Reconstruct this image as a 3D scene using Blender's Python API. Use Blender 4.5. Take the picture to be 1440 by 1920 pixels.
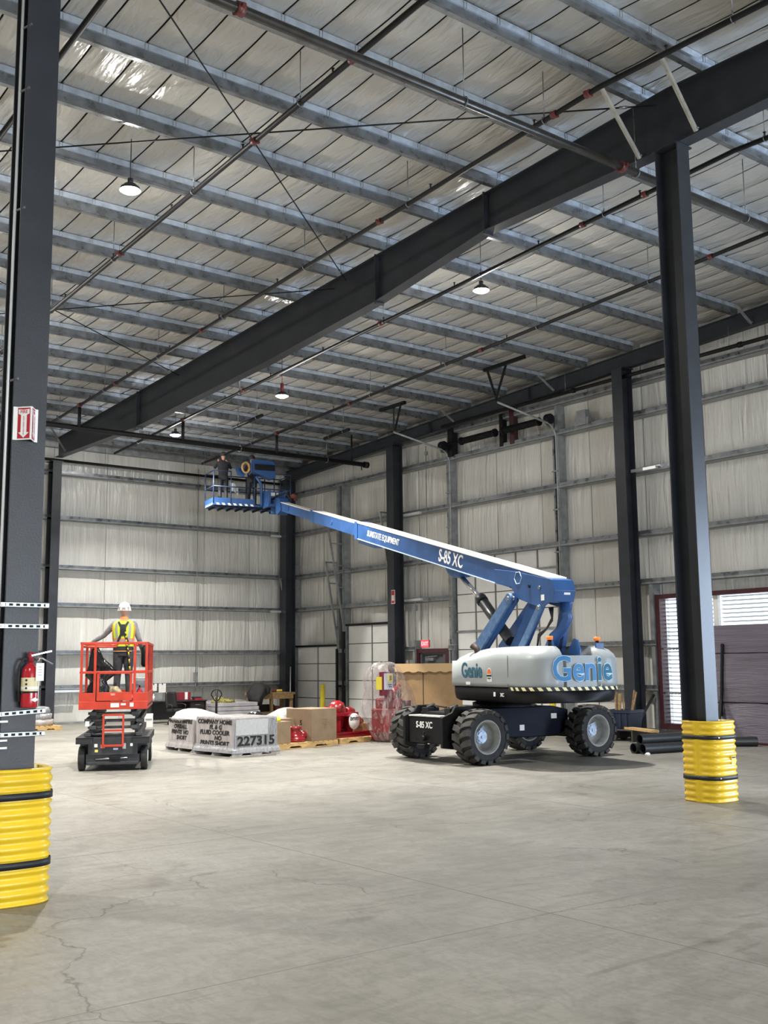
import bpy, bmesh, math, random
from math import sin, cos, pi, radians, atan2, sqrt, hypot
from mathutils import Vector, Matrix, noise as mnoise
random.seed(7)
S = bpy.context.scene
COL = S.collection
for _o in list(bpy.data.objects):
    bpy.data.objects.remove(_o)

# ---------------------------------------------------------------- camera
cam_d = bpy.data.cameras.new('camera'); cam = bpy.data.objects.new('camera', cam_d); COL.objects.link(cam)
cam_d.sensor_fit = 'VERTICAL'; cam_d.sensor_height = 36.0; cam_d.lens = 36.0 * 2000.0 / 1920.0
cam_d.clip_start = 0.1; cam_d.clip_end = 400
_p, _y, _r = radians(8.026), radians(37.544), radians(-0.5715)
_f = Vector((sin(_y) * cos(_p), cos(_y) * cos(_p), sin(_p))); _r0 = Vector((cos(_y), -sin(_y), 0)); _u0 = _r0.cross(_f)
_rr = cos(_r) * _r0 + sin(_r) * _u0; _uu = -sin(_r) * _r0 + cos(_r) * _u0
cam.matrix_world = Matrix(((_rr.x, _uu.x, -_f.x, 0), (_rr.y, _uu.y, -_f.y, 0), (_rr.z, _uu.z, -_f.z, 1.9), (0, 0, 0, 1)))
S.camera = cam

# ---------------------------------------------------------------- world, daylight, exposure
W = bpy.data.worlds.new('sky'); S.world = W; W.use_nodes = True
W.node_tree.nodes['Background'].inputs[0].default_value = (0.80, 0.90, 1.0, 1)
W.node_tree.nodes['Background'].inputs[1].default_value = 5.0
vs = S.view_settings; vs.view_transform = 'Standard'; vs.look = 'None'; vs.exposure = -0.38; vs.gamma = 1.0; vs.use_curve_mapping = False
LAMP_W = 960.0          # each high-bay lamp
def daylight(name, loc, rot, sx, sy, power, col):
    d = bpy.data.lights.new(name, 'AREA'); d.shape = 'RECTANGLE'; d.size = sx; d.size_y = sy; d.energy = power; d.color = col
    o = bpy.data.objects.new(name, d); COL.objects.link(o); o.location = loc; o.rotation_euler = rot; return o
# daylight entering through the open vehicle door in the right wall (behind the viewer's right shoulder)
daylight('daylight_open_door', (22.25, 3.2, 2.6), (0, radians(90), 0), 4.6, 5.0, 2000, (0.60, 0.76, 1.0))
# daylight entering through the row of open dock doors in the wall behind the viewer
daylight('daylight_dock_doors', (6.0, -16.2, 2.6), (radians(90), 0, 0), 12.0, 4.2, 4200, (0.86, 0.93, 1.0))

# ---------------------------------------------------------------- mesh helpers
class MB:
    def __init__(s): s.v = []; s.f = []; s.m = []; s.sm = []
    def add(s, vs, fs, mi=0, sm=False):
        b = len(s.v); s.v += [tuple(v) for v in vs]
        for f in fs: s.f.append([b + i for i in f]); s.m.append(mi); s.sm.append(sm)
        return s
    def b2(s, x0, x1, y0, y1, z0, z1, mi=0):
        return s.add([(x0,y0,z0),(x1,y0,z0),(x1,y1,z0),(x0,y1,z0),(x0,y0,z1),(x1,y0,z1),(x1,y1,z1),(x0,y1,z1)],
                     [(0,3,2,1),(4,5,6,7),(0,1,5,4),(1,2,6,5),(2,3,7,6),(3,0,4,7)], mi)
    def box(s, c, d, rz=0, mi=0, M=None):
        x, y, z = d[0]/2, d[1]/2, d[2]/2
        R = M if M is not None else Matrix.Rotation(rz, 3, 'Z')
        P = [Vector(c) + R @ Vector(q) for q in [(-x,-y,-z),(x,-y,-z),(x,y,-z),(-x,y,-z),(-x,-y,z),(x,-y,z),(x,y,z),(-x,y,z)]]
        return s.add(P, [(0,3,2,1),(4,5,6,7),(0,1,5,4),(1,2,6,5),(2,3,7,6),(3,0,4,7)], mi)
    def bar(s, p0, p1, w, h, up=(0,0,1), mi=0):
        p0, p1 = Vector(p0), Vector(p1); d = (p1 - p0).normalized(); u = Vector(up)
        r = d.cross(u)
        if r.length < 1e-4: r = d.cross(Vector((1,0,0)))
        r.normalize(); u = r.cross(d).normalized(); r *= w/2; u *= h/2
        P = [p0-r-u, p0+r-u, p0+r+u, p0-r+u, p1-r-u, p1+r-u, p1+r+u, p1-r+u]
        return s.add(P, [(0,1,2,3),(7,6,5,4),(0,4,5,1),(1,5,6,2),(2,6,7,3),(3,7,4,0)], mi)
    def cyl(s, p0, p1, r, n=12, r2=None, caps=True, mi=0, sm=True):
        p0, p1 = Vector(p0), Vector(p1); r2 = r if r2 is None else r2
        d = (p1 - p0).normalized(); a = Vector((0,0,1)) if abs(d.z) < .9 else Vector((1,0,0))
        u = d.cross(a).normalized(); w = d.cross(u)
        P = [p0 + (u*cos(t) + w*sin(t))*r for t in [2*pi*i/n for i in range(n)]] + [p1 + (u*cos(t) + w*sin(t))*r2 for t in [2*pi*i/n for i in range(n)]]
        s.add(P, [(i, (i+1) % n, n + (i+1) % n, n + i) for i in range(n)], mi, sm)
        if caps:
            b = len(s.v) - 2*n
            s.f.append([b+i for i in range(n)][::-1]); s.m.append(mi); s.sm.append(False)
            s.f.append([b+n+i for i in range(n)]); s.m.append(mi); s.sm.append(False)
        return s
    def tube(s, pts, r, n=8, mi=0, caps=True):
        pts = [Vector(p) for p in pts]; rs = r if isinstance(r, (list, tuple)) else [r]*len(pts)
        P = []; pu = None
        for i, p in enumerate(pts):
            d = (pts[min(i+1, len(pts)-1)] - pts[max(i-1, 0)]).normalized()
            if pu is None:
                a = Vector((0,0,1)) if abs(d.z) < .9 else Vector((1,0,0)); pu = d.cross(a).normalized()
            else:
                pu = (pu - d*pu.dot(d)).normalized()
            w = d.cross(pu)
            P += [p + (pu*cos(2*pi*k/n) + w*sin(2*pi*k/n))*rs[i] for k in range(n)]
        m = len(pts)
        F = [(i*n+k, i*n+(k+1) % n, (i+1)*n+(k+1) % n, (i+1)*n+k) for i in range(m-1) for k in range(n)]
        s.add(P, F, mi, True)
        if caps:
            b = len(s.v) - m*n
            s.f.append([b+k for k in range(n)][::-1]); s.m.append(mi); s.sm.append(False)
            s.f.append([b+(m-1)*n+k for k in range(n)]); s.m.append(mi); s.sm.append(False)
        return s
    def lathe(s, prof, n=24, o=(0,0,0), ax='Z', mi=0, sm=True, M=None):
        o = Vector(o); P = []
        for r, z in prof:
            for k in range(n):
                a = 2*pi*k/n; q = Vector((r*cos(a), r*sin(a), z))
                if ax == 'X': q = Vector((q.z, q.x, q.y))
                elif ax == 'Y': q = Vector((q.y, q.z, q.x))
                if M is not None: q = M @ q
                P.append(o + q)
        F = [(i*n+k, i*n+(k+1) % n, (i+1)*n+(k+1) % n, (i+1)*n+k) for i in range(len(prof)-1) for k in range(n)]
        return s.add(P, F, mi, sm)
    def prism(s, poly, o, ux, uy, t, mi=0):
        o, ux, uy = Vector(o), Vector(ux), Vector(uy); nn = ux.cross(uy).normalized()*t; n = len(poly)
        P = [o + ux*a + uy*b for a, b in poly]; P += [p + nn for p in P]
        return s.add(P, [list(range(n))[::-1], list(range(n, 2*n))] + [(i, (i+1) % n, n+(i+1) % n, n+i) for i in range(n)], mi)
    def grid(s, fn, nu, nv, mi=0, sm=True):
        P = [fn(i/nu, j/nv) for j in range(nv+1) for i in range(nu+1)]
        return s.add(P, [(j*(nu+1)+i, j*(nu+1)+i+1, (j+1)*(nu+1)+i+1, (j+1)*(nu+1)+i) for j in range(nv) for i in range(nu)], mi, sm)
    def loft(s, rings, mi=0, caps=True, sm=True):
        n = len(rings[0]); P = [p for r in rings for p in r]
        F = [(i*n+k, i*n+(k+1) % n, (i+1)*n+(k+1) % n, (i+1)*n+k) for i in range(len(rings)-1) for k in range(n)]
        s.add(P, F, mi, sm)
        if caps:
            b = len(s.v) - len(P)
            s.f.append([b+k for k in range(n)][::-1]); s.m.append(mi); s.sm.append(False)
            s.f.append([b+(len(rings)-1)*n+k for k in range(n)]); s.m.append(mi); s.sm.append(False)
        return s
    def mesh(s, name, mats):
        me = bpy.data.meshes.new(name); me.from_pydata(s.v, [], s.f)
        for m in (mats if isinstance(mats, (list, tuple)) else [mats]): me.materials.append(m)
        me.polygons.foreach_set('material_index', s.m); me.polygons.foreach_set('use_smooth', s.sm); me.update()
        return me
    def build(s, name, mats, parent=None, bevel=0, seg=2, fix=True, kind=None):
        me = s.mesh(name, mats)
        if fix:
            bm = bmesh.new(); bm.from_mesh(me); bmesh.ops.recalc_face_normals(bm, faces=bm.faces); bm.to_mesh(me); bm.free()
        return obj(name, me, parent, bevel, seg, kind)
def obj(name, me, parent=None, bevel=0, seg=2, kind=None):
    o = bpy.data.objects.new(name, me); COL.objects.link(o)
    if parent is not None: o.parent = parent
    if bevel:
        b = o.modifiers.new('bevel', 'BEVEL'); b.width = bevel; b.segments = seg; b.limit_method = 'ANGLE'; b.angle_limit = radians(35)
    if kind: o['kind'] = kind
    return o
def tag(o, label, cat, group=None):
    o['label'] = label; o['category'] = cat
    if group: o['group'] = group
    return o
def thing(name, label, cat, loc=(0,0,0), rz=0, group=None):
    o = bpy.data.objects.new(name, None); COL.objects.link(o); o.location = loc; o.rotation_euler = (0,0,rz); o.empty_display_size = .2
    return tag(o, label, cat, group)
def copy_tree(o, parent=None):
    c = o.copy(); COL.objects.link(c)
    if parent is not None: c.parent = parent
    for ch in list(o.children): copy_tree(ch, c)
    return c
def frame_M(ux, uy, o):
    ux, uy = Vector(ux).normalized(), Vector(uy).normalized(); n = ux.cross(uy)
    return Matrix(((ux.x, uy.x, n.x, o[0]), (ux.y, uy.y, n.y, o[1]), (ux.z, uy.z, n.z, o[2]), (0,0,0,1)))
def text(name, body, size, mat, parent, o, ux, uy, ext=.004, off=0.0, align='CENTER', shear=0, sx=1.0, wrap=None, space=1.0, line=1.0):
    cu = bpy.data.curves.new(name, 'FONT'); cu.body = body; cu.size = size; cu.extrude = ext; cu.offset = off; cu.shear = shear
    cu.align_x = align; cu.align_y = 'CENTER'; cu.space_character = space; cu.space_line = line; cu.resolution_u = 3
    t = bpy.data.objects.new(name, cu); COL.objects.link(t)
    dg = bpy.context.evaluated_depsgraph_get(); me = bpy.data.meshes.new_from_object(t.evaluated_get(dg))
    bpy.data.objects.remove(t); bpy.data.curves.remove(cu)
    me.name = name; me.materials.clear(); me.materials.append(mat)
    if wrap:
        for v in me.vertices: v.co = wrap(v.co.x*sx, v.co.y, v.co.z)
    else:
        M = frame_M(ux, uy, o)
        for v in me.vertices: v.co = M @ Vector((v.co.x*sx, v.co.y, v.co.z))
    me.update()
    return obj(name, me, parent)

# ---------------------------------------------------------------- materials
MATS = {}
def mat(name, col, rough=.5, metal=0.0, var=0.0, vscale=3.0, bump=0.0, bscale=20.0, stretch=(1,1,1), coat=0.0, emit=None, estr=0.0, rvar=0.0, coord='Position', spec=.5, col2=None, detail=4.0):
    if name in MATS: return MATS[name]
    m = bpy.data.materials.new(name); m.use_nodes = True; nt = m.node_tree; P = nt.nodes['Principled BSDF']
    P.inputs['Base Color'].default_value = (*col, 1); P.inputs['Roughness'].default_value = rough; P.inputs['Metallic'].default_value = metal
    P.inputs['Specular IOR Level'].default_value = spec; P.inputs['Coat Weight'].default_value = coat
    if emit: P.inputs['Emission Color'].default_value = (*emit, 1); P.inputs['Emission Strength'].default_value = estr
    if var or bump or rvar:
        if coord == 'Position': src = nt.nodes.new('ShaderNodeNewGeometry').outputs['Position']
        else: src = nt.nodes.new('ShaderNodeTexCoord').outputs[coord]
        mp = nt.nodes.new('ShaderNodeMapping'); mp.inputs['Scale'].default_value = stretch; nt.links.new(src, mp.inputs[0])
        if var or rvar:
            nz = nt.nodes.new('ShaderNodeTexNoise'); nz.inputs['Scale'].default_value = vscale; nz.inputs['Detail'].default_value = detail; nt.links.new(mp.outputs[0], nz.inputs[0])
            rp = nt.nodes.new('ShaderNodeValToRGB'); c2 = col2 or tuple(c*(1-var) for c in col)
            c1 = col if col2 else tuple(min(1, c*(1+var*.6)) for c in col)
            rp.color_ramp.elements[0].position = .32; rp.color_ramp.elements[1].position = .68
            rp.color_ramp.elements[0].color = (*c2, 1); rp.color_ramp.elements[1].color = (*c1, 1)
            nt.links.new(nz.outputs[0], rp.inputs[0])
            if var: nt.links.new(rp.outputs[0], P.inputs['Base Color'])
            if rvar:
                mr = nt.nodes.new('ShaderNodeMapRange'); mr.inputs[3].default_value = max(.02, rough-rvar); mr.inputs[4].default_value = min(1, rough+rvar)
                mr.inputs[1].default_value = .3; mr.inputs[2].default_value = .7
                nt.links.new(nz.outputs[0], mr.inputs[0]); nt.links.new(mr.outputs[0], P.inputs['Roughness'])
        if bump:
            n2 = nt.nodes.new('ShaderNodeTexNoise'); n2.inputs['Scale'].default_value = bscale; n2.inputs['Detail'].default_value = 4; nt.links.new(mp.outputs[0], n2.inputs[0])
            bp = nt.nodes.new('ShaderNodeBump'); bp.inputs['Strength'].default_value = bump; bp.inputs['Distance'].default_value = .05
            nt.links.new(n2.outputs[0], bp.inputs['Height']); nt.links.new(bp.outputs[0], P.inputs['Normal'])
    MATS[name] = m; return m
dark_steel = mat('dark_steel', (.023,.026,.033), .42, 0, .25, 2.5, .04, 60)
galv = mat('galvanised', (.235,.248,.262), .33, .7, .30, 5, .03, 40, rvar=.12)
galv_dull = mat('galvanised_dull', (.30,.315,.32), .48, .45, .25, 5, rvar=.1)
top_strip = mat('pale_top_strip', (.50,.56,.64), .26, .4, .2, 6)
pipe_black = mat('black_pipe', (.008,.008,.009), .5, 0, .3, 4, spec=.25)
pipe_steel = mat('steel_pipe', (.055,.052,.048), .30, .5, .3, 6)
red_paint = mat('red_coupling', (.13,.028,.024), .45, 0, .3, 20)
gap_dark = mat('panel_gap', (.02,.02,.02), .8)
seam_grey = mat('seam_grey', (.13,.13,.125), .7)
white_paint = mat('white_paint', (.80,.79,.75), .45, 0, .08, 3)
rubber = mat('rubber', (.018,.018,.019), .75, 0, .35, 9, .15, 60)
rubber_lug = mat('rubber_lug', (.040,.038,.035), .78, 0, .45, 7, .15, 40)
black_paint = mat('black_paint', (.006,.006,.007), .52, 0, .3, 6, spec=.28)
navy_paint = mat('navy_paint', (.0045,.0065,.016), .6, 0, .3, 4, spec=.2)
genie_blue = mat('boom_blue', (.026,.085,.245), .36, 0, .22, 2.2, .02, 30)
genie_blue_worn = mat('worn_boom_blue', (.10,.19,.34), .5, 0, .4, 9, col2=(.045,.11,.25))
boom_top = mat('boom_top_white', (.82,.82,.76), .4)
genie_grey = mat('cover_grey', (.30,.325,.335), .38, 0, .08, 1.6)
teal = mat('teal_lettering', (.02,.11,.17), .4)
letter_blue = mat('blue_lettering', (.06,.22,.46), .5, spec=.25)
letter_teal = mat('teal_blue_lettering', (.02,.14,.23), .5, spec=.25)
letter_edge = mat('pale_letter_edge', (.55,.70,.85), .4)
white_ink = mat('white_lettering', (.85,.85,.85), .5)
black_ink = mat('black_ink', (.012,.012,.013), .6)
yellow = mat('guard_yellow', (.78,.52,.018), .33, 0, .10, 3, coat=.2)
strap = mat('black_strap', (.010,.011,.013), .5)
scissor_red = mat('lift_red', (.50,.045,.022), .38, 0, .15, 6)
scissor_black = mat('scissor_black', (.028,.030,.034), .5, 0, .3, 8)
pump_red = mat('pump_red', (.25,.008,.014), .25, 0, .2, 5, coat=.3)
card = mat('cardboard', (.31,.195,.095), .75, 0, .12, 5, .05, 50)
card_dark = mat('cardboard_grey', (.235,.168,.105), .75, 0, .12, 5)
wood = mat('pallet_wood', (.55,.36,.15), .7, 0, .3, 3, .08, 30, (1,6,6))
wood_old = mat('old_wood', (.30,.19,.085), .7, 0, .35, 3, .08, 30, (6,1,6))
paper = mat('paper', (.80,.80,.78), .7)
film = mat('stretch_film', (.36,.335,.335), .22, 0, .25, 7, .35, 14, (1,1,.35))
film_silver = mat('silver_film', (.38,.39,.41), .18, .3, .25, 9, .5, 16, (4,4,.3))
tarp = mat('white_tarp', (.78,.77,.72), .45, 0, .1, 6, .4, 9)
grey_tarp = mat('grey_tarp', (.24,.24,.235), .4, 0, .3, 6, .4, 9)
maroon = mat('maroon_paint', (.055,.011,.016), .4, 0, .25, 5)
purple_wrap = mat('wrapped_board', (.135,.115,.145), .32, 0, .2, 3, .35, 10, (1,.25,6))
chrome = mat('chrome', (.75,.75,.77), .15, 1)
conduit_m = mat('conduit_zinc', (.70,.71,.70), .35, .2)
chrome_dull = mat('zinc_strut', (.30,.31,.31), .36, .8, .15, 12)
rim_grey = mat('rim_grey', (.30,.30,.28), .5, 0, .2, 8)
hub_pale = mat('hub_pale', (.42,.50,.62), .45, .2, .3, 18)
skin = mat('skin', (.50,.28,.20), .55)
orange = mat('orange_lens', (.85,.20,.03), .3, emit=(1,.25,.05), estr=.25)
sign_red = mat('sign_red', (.45,.02,.035), .4)
bin_blue = mat('bin_blue', (.012,.020,.045), .5)
door_white = mat('door_white', (.74,.74,.72), .42, 0, .06, 2)
door_grey = mat('door_grey', (.075,.078,.085), .5)

def vinyl(name, col, stretch, rough, bump, bsc):
    m = bpy.data.materials.new(name); m.use_nodes = True; nt = m.node_tree; N = nt.nodes; L = nt.links; P = N['Principled BSDF']
    g = N.new('ShaderNodeNewGeometry'); mp = N.new('ShaderNodeMapping'); mp.inputs['Scale'].default_value = stretch; L.new(g.outputs['Position'], mp.inputs[0])
    n0 = N.new('ShaderNodeTexNoise'); n0.inputs['Scale'].default_value = .9; n0.inputs['Detail'].default_value = 2; L.new(g.outputs['Position'], n0.inputs[0])
    n1 = N.new('ShaderNodeTexNoise'); n1.inputs['Scale'].default_value = bsc; n1.inputs['Detail'].default_value = 3; n1.inputs['Distortion'].default_value = .6; L.new(mp.outputs[0], n1.inputs[0])
    n2 = N.new('ShaderNodeTexNoise'); n2.inputs['Scale'].default_value = bsc*.3; n2.inputs['Detail'].default_value = 2; n2.inputs['Distortion'].default_value = 1.2; L.new(mp.outputs[0], n2.inputs[0])
    mx = N.new('ShaderNodeMath'); mx.operation = 'MULTIPLY'; L.new(n1.outputs[0], mx.inputs[0]); L.new(n0.outputs[0], mx.inputs[1])
    ad = N.new('ShaderNodeMath'); ad.operation = 'ADD'; L.new(mx.outputs[0], ad.inputs[0]); L.new(n2.outputs[0], ad.inputs[1])
    bp = N.new('ShaderNodeBump'); bp.inputs['Strength'].default_value = bump; bp.inputs['Distance'].default_value = .06
    L.new(ad.outputs[0], bp.inputs['Height']); L.new(bp.outputs[0], P.inputs['Normal'])
    rp = N.new('ShaderNodeValToRGB'); rp.color_ramp.elements[0].position = .3; rp.color_ramp.elements[1].position = .7
    rp.color_ramp.elements[0].color = (*[c*.9 for c in col], 1); rp.color_ramp.elements[1].color = (*col, 1); L.new(n0.outputs[0], rp.inputs[0]); L.new(rp.outputs[0], P.inputs['Base Color'])
    P.inputs['Roughness'].default_value = rough; P.inputs['Specular IOR Level'].default_value = .6
    return m
roof_vinyl = vinyl('roof_insulation', (.49,.478,.445), (4.0,1.0,1), .20, .80, 2.3)
wall_vinyl = vinyl('wall_insulation', (.68,.67,.63), (1,1,.10), .27, .9, 9)

def concrete():
    m = bpy.data.materials.new('concrete_floor'); m.use_nodes = True; nt = m.node_tree; N = nt.nodes; L = nt.links; P = N['Principled BSDF']
    g = N.new('ShaderNodeNewGeometry')
    def nz(sc, det, stretch=(1,1,1), rot=0, dist=0):
        mp = N.new('ShaderNodeMapping'); mp.inputs['Scale'].default_value = stretch; mp.inputs['Rotation'].default_value = (0,0,rot); L.new(g.outputs['Position'], mp.inputs[0])
        n = N.new('ShaderNodeTexNoise'); n.inputs['Scale'].default_value = sc; n.inputs['Detail'].default_value = det; n.inputs['Distortion'].default_value = dist; L.new(mp.outputs[0], n.inputs[0]); return n.outputs[0]
    def ramp(i, p0, c0, p1, c1):
        r = N.new('ShaderNodeValToRGB'); r.color_ramp.elements[0].position = p0; r.color_ramp.elements[1].position = p1
        r.color_ramp.elements[0].color = (*c0, 1); r.color_ramp.elements[1].color = (*c1, 1); L.new(i, r.inputs[0]); return r.outputs[0]
    def mult(a, b, f=1.0):
        x = N.new('ShaderNodeMix'); x.data_type = 'RGBA'; x.blend_type = 'MULTIPLY'; x.inputs[0].default_value = f; L.new(a, x.inputs[6]); L.new(b, x.inputs[7]); return x.outputs[2]
    base = ramp(nz(.32, 5, dist=.5), .35, (.175,.167,.147), .68, (.255,.244,.220))
    fine = ramp(nz(26, 4), .3, (.90,.90,.90), .7, (1.06,1.06,1.06))
    sw = ramp(nz(.9, 6, (1,2.6,1), .9, 3.0), .36, (.88,.88,.87), .58, (1.03,1.03,1.03))
    sw2 = ramp(nz(2.2, 6, (2.4,1,1), -.65, 3.5), .40, (.90,.90,.89), .55, (1.02,1.02,1.02))
    tyre = ramp(nz(.45, 3, (1,5,1), 2.4, 2.6), .62, (1,1,1), .70, (.80,.79,.78))
    stain = ramp(nz(.9, 6, dist=1.0), .26, (.72,.70,.68), .36, (1,1,1))
    c = mult(mult(mult(mult(mult(base, fine), sw), sw2), tyre), stain)
    # hairline cracks
    mp = N.new('ShaderNodeMapping'); L.new(g.outputs['Position'], mp.inputs[0])
    dn = N.new('ShaderNodeTexNoise'); dn.inputs['Scale'].default_value = 1.6; dn.inputs['Detail'].default_value = 5; L.new(mp.outputs[0], dn.inputs[0])
    am = N.new('ShaderNodeMix'); am.data_type = 'RGBA'; am.blend_type = 'LINEAR_LIGHT'; am.inputs[0].default_value = .35; L.new(mp.outputs[0], am.inputs[6]); L.new(dn.outputs['Color'], am.inputs[7])
    vo = N.new('ShaderNodeTexVoronoi'); vo.feature = 'DISTANCE_TO_EDGE'; vo.inputs['Scale'].default_value = .30; L.new(am.outputs[2], vo.inputs[0])
    ck = ramp(vo.outputs['Distance'], .0012, (.45,.44,.42), .0035, (1,1,1))
    fade = ramp(nz(.55, 2), .50, (0,0,0), .58, (1,1,1))
    cm = N.new('ShaderNodeMix'); cm.data_type = 'RGBA'; cm.blend_type = 'MULTIPLY'; L.new(fade, cm.inputs[0]); L.new(c, cm.inputs[6]); L.new(ck, cm.inputs[7])
    L.new(cm.outputs[2], P.inputs['Base Color'])
    mr = N.new('ShaderNodeMapRange'); mr.inputs[1].default_value = .3; mr.inputs[2].default_value = .7; mr.inputs[3].default_value = .40; mr.inputs[4].default_value = .60
    L.new(nz(1.3, 6, dist=1), mr.inputs[0]); L.new(mr.outputs[0], P.inputs['Roughness'])
    bp = N.new('ShaderNodeBump'); bp.inputs['Strength'].default_value = .12; bp.inputs['Distance'].default_value = .01; L.new(nz(14, 6), bp.inputs['Height']); L.new(bp.outputs[0], P.inputs['Normal'])
    P.inputs['Specular IOR Level'].default_value = .45
    return m
# ================================================================ THE BUILDING
RIDGE = 9.15
def zb(y): return 10.3 - abs(y - RIDGE)/24.0        # underside of purlins / top of the roof beams
PH = 0.31
XL, XRW, YF, YB = -16.0, 22.3, -16.5, 34.8
def struct(o): o['kind'] = 'structure'; return o

f = MB().b2(XL-.5, XRW+8, YF-.5, YB+.5, -.3, 0)
floor = struct(f.build('floor', concrete()))
joint = mat('floor_joint', (.165,.157,.140), .8)
for jx in (-3.3, 1.41, 6.13, 10.85, 15.57, 20.29): MB().b2(jx-.005, jx+.005, YF, YB, -.01, .0012).build('control_joint', joint, floor)
for jy in (-3.5, 1.2, 5.95, 10.70, 15.4, 20.1, 24.8, 29.5): MB().b2(XL, XRW, jy-.005, jy+.005, -.01, .0012).build('control_joint', joint, floor)

# ---- ceiling: deck, insulation pillows, purlins
m = MB()
for sgn, y0, y1 in ((1, RIDGE, YB+.4), (-1, RIDGE, YF-.4)):
    a, b = zb(y0)+PH+.10, zb(y1)+PH+.10
    P = [(XL-.4,y0,a),(XRW+.4,y0,a),(XRW+.4,y1,b),(XL-.4,y1,b)]
    m.add(P + [(x,y,z+.2) for x,y,z in P], [(0,1,2,3),(7,6,5,4),(0,4,5,1),(1,5,6,2),(2,6,7,3),(3,7,4,0)])
ceiling = struct(m.build('ceiling', seam_grey))
SP = 1.603
PY = [9.7 + SP*k for k in range(16)]
PYM = [2*RIDGE - y for y in PY if 2*RIDGE - y > YF]
def pillow(ly, slope, wrinkle=0.0, nu=4, nv=6, lx=.584, sag=.028):
    mb = MB()
    def fn(u, v):
        u = (0, .07, .5, .93, 1)[int(round(u*4))]; s = sin(pi*v); e = 0 if u in (0, 1) else 1
        z = -.022 - sag*s - .014*e + slope*(v-.5)*ly
        if wrinkle: z += wrinkle*e*s*(mnoise.noise(Vector((u*4+wrinkle*90, v*5, 3.1)))); 
        return ((u-.5)*lx, (v-.5)*(ly-.02), z)
    mb.grid(fn, nu, nv); mb.f = [q[::-1] for q in mb.f]
    return mb
rows = []        # (y centre, length, slope)
ys = [y for y in PY] + [YB+.05]
for a, b in zip(ys[:-1], ys[1:]): rows.append(((a+b)/2, b-a, -1/24.0))
ysm = [2*RIDGE-9.7] + [y for y in PYM[1:]] + [YF]
for a, b in zip(ysm[:-1], ysm[1:]): rows.append(((a+b)/2, a-b, 1/24.0))
rows.append((RIDGE, 1.12, 0.0))
SEAM = .61
xs = [XRW - .3 - SEAM*(i) for i in range(62)]
cells = []
for (yc, ln, sl) in rows:
    for x in xs:
        az = math.degrees(atan2(x, yc)); el = math.degrees(atan2(zb(yc)-1.9, hypot(x, yc)))
        vis = 14 < az < 60 and el < 36 and yc > 4
        cells.append((0 if vis else 1, hypot(x, yc), x, yc, ln, sl))
cells.sort()
shared = {}
rest = MB()
for i, (nv_, d_, x, yc, ln, sl) in enumerate(cells):
    key = (round(ln, 2), sl)
    if i < 290 and not nv_:
        k2 = key + (i % 5,)
        if k2 not in shared:
            shared[k2] = pillow(ln, sl, .05 if abs(yc-RIDGE) < .1 else .018*(i % 5)).mesh('insulation_panel', roof_vinyl)
        o = obj('insulation_panel', shared[k2], ceiling); o.location = (x, yc, zb(yc)+PH+.045)
    else:
        p = pillow(ln, sl, .05 if abs(yc-RIDGE) < .1 else 0)
        rest.add([(a+x, b+yc, c+zb(yc)+PH+.045) for a, b, c in p.v], p.f, 0, True)
rest.build('insulation_panels', roof_vinyl, ceiling, fix=False, kind='stuff')
FX = [-15.9, -6.4, 3.05, 12.5, 22.0]
pm = {}
for y in PY + PYM:
    for a, b in zip(FX[:-1], FX[1:]):
        L_ = b - a
        fl = -1
        key = (round(L_, 2), fl)
        if key not in pm:
            q = MB(); x0, x1 = -L_/2+.004, L_/2-.004
            q.b2(x0, x1, -.004, .004, 0, PH)                          # web
            q.b2(x0, x1, -.085, 0, 0, .006); q.b2(x0, x1, -.085, -.079, 0, .028)     # bottom flange and lip
            q.b2(x0, x1, 0, .075, PH-.006, PH)
            q.b2(x0, x1, -.030, -.004, PH-.10, PH-.002, 1)            # pale strip along the top
            for cx in range(int(L_/.61)+1):
                xx = x0 + .3 + cx*.61; q.b2(xx, xx+.012, -.034, -.028, PH-.11, PH, 2); q.b2(xx+.05, xx+.06, -.034, -.028, PH-.11, PH, 2)
            pm[key] = q.mesh('purlin', [galv, top_strip, galv_dull])
        o = obj('purlin', pm[key], ceiling); o.location = ((a+b)/2, y, zb(y))

# ---- roof beams (tapered I-sections)
PROF = [(0.0,.92),(4.0,.70),(7.2,.96),(11.5,1.05),(18.4,1.0),(24.6,.62)]
def depth(d):
    for (a, p), (b, q) in zip(PROF[:-1], PROF[1:]):
        if a <= d <= b: return p + (q-p)*(d-a)/(b-a)
    return PROF[-1][1]
def beam(x, label, group=None, both=True):
    t = thing('roof_beam', label, 'beam', (0,0,0), 0, group)
    sides = (1, -1) if both else (1,)
    web = MB(); tf = MB(); bf = MB()
    for s in sides:
        for (a, p), (b, q) in zip(PROF[:-1], PROF[1:]):
            ya, yb = RIDGE + s*a, RIDGE + s*b
            za, zc = zb(ya), zb(yb)
            web.b2(0,0,0,0,0,0) if False else web.add([(x-.007,ya,za-p),(x+.007,ya,za-p),(x+.007,yb,zc-q),(x-.007,yb,zc-q),(x-.007,ya,za),(x+.007,ya,za),(x+.007,yb,zc),(x-.007,yb,zc)],
                     [(0,3,2,1),(4,5,6,7),(0,1,5,4),(1,2,6,5),(2,3,7,6),(3,0,4,7)])
            tf.bar((x,ya,za-.008),(x,yb,zc-.008), .22, .016); bf.bar((x,ya,za-p+.009),(x,yb,zc-q+.009), .24, .018)
    web.build('web', dark_steel, t); tf.build('top_flange', dark_steel, t); bf.build('bottom_flange', dark_steel, t)
    for s in sides:
        for d, p in PROF[1:5]:
            if d == 11.5: continue
            y = RIDGE + s*d
            MB().b2(x-.11, x+.11, y-.012, y+.012, zb(y)-p-.05, zb(y)+.03).build('stiffener', dark_steel, t)
    return t
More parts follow.
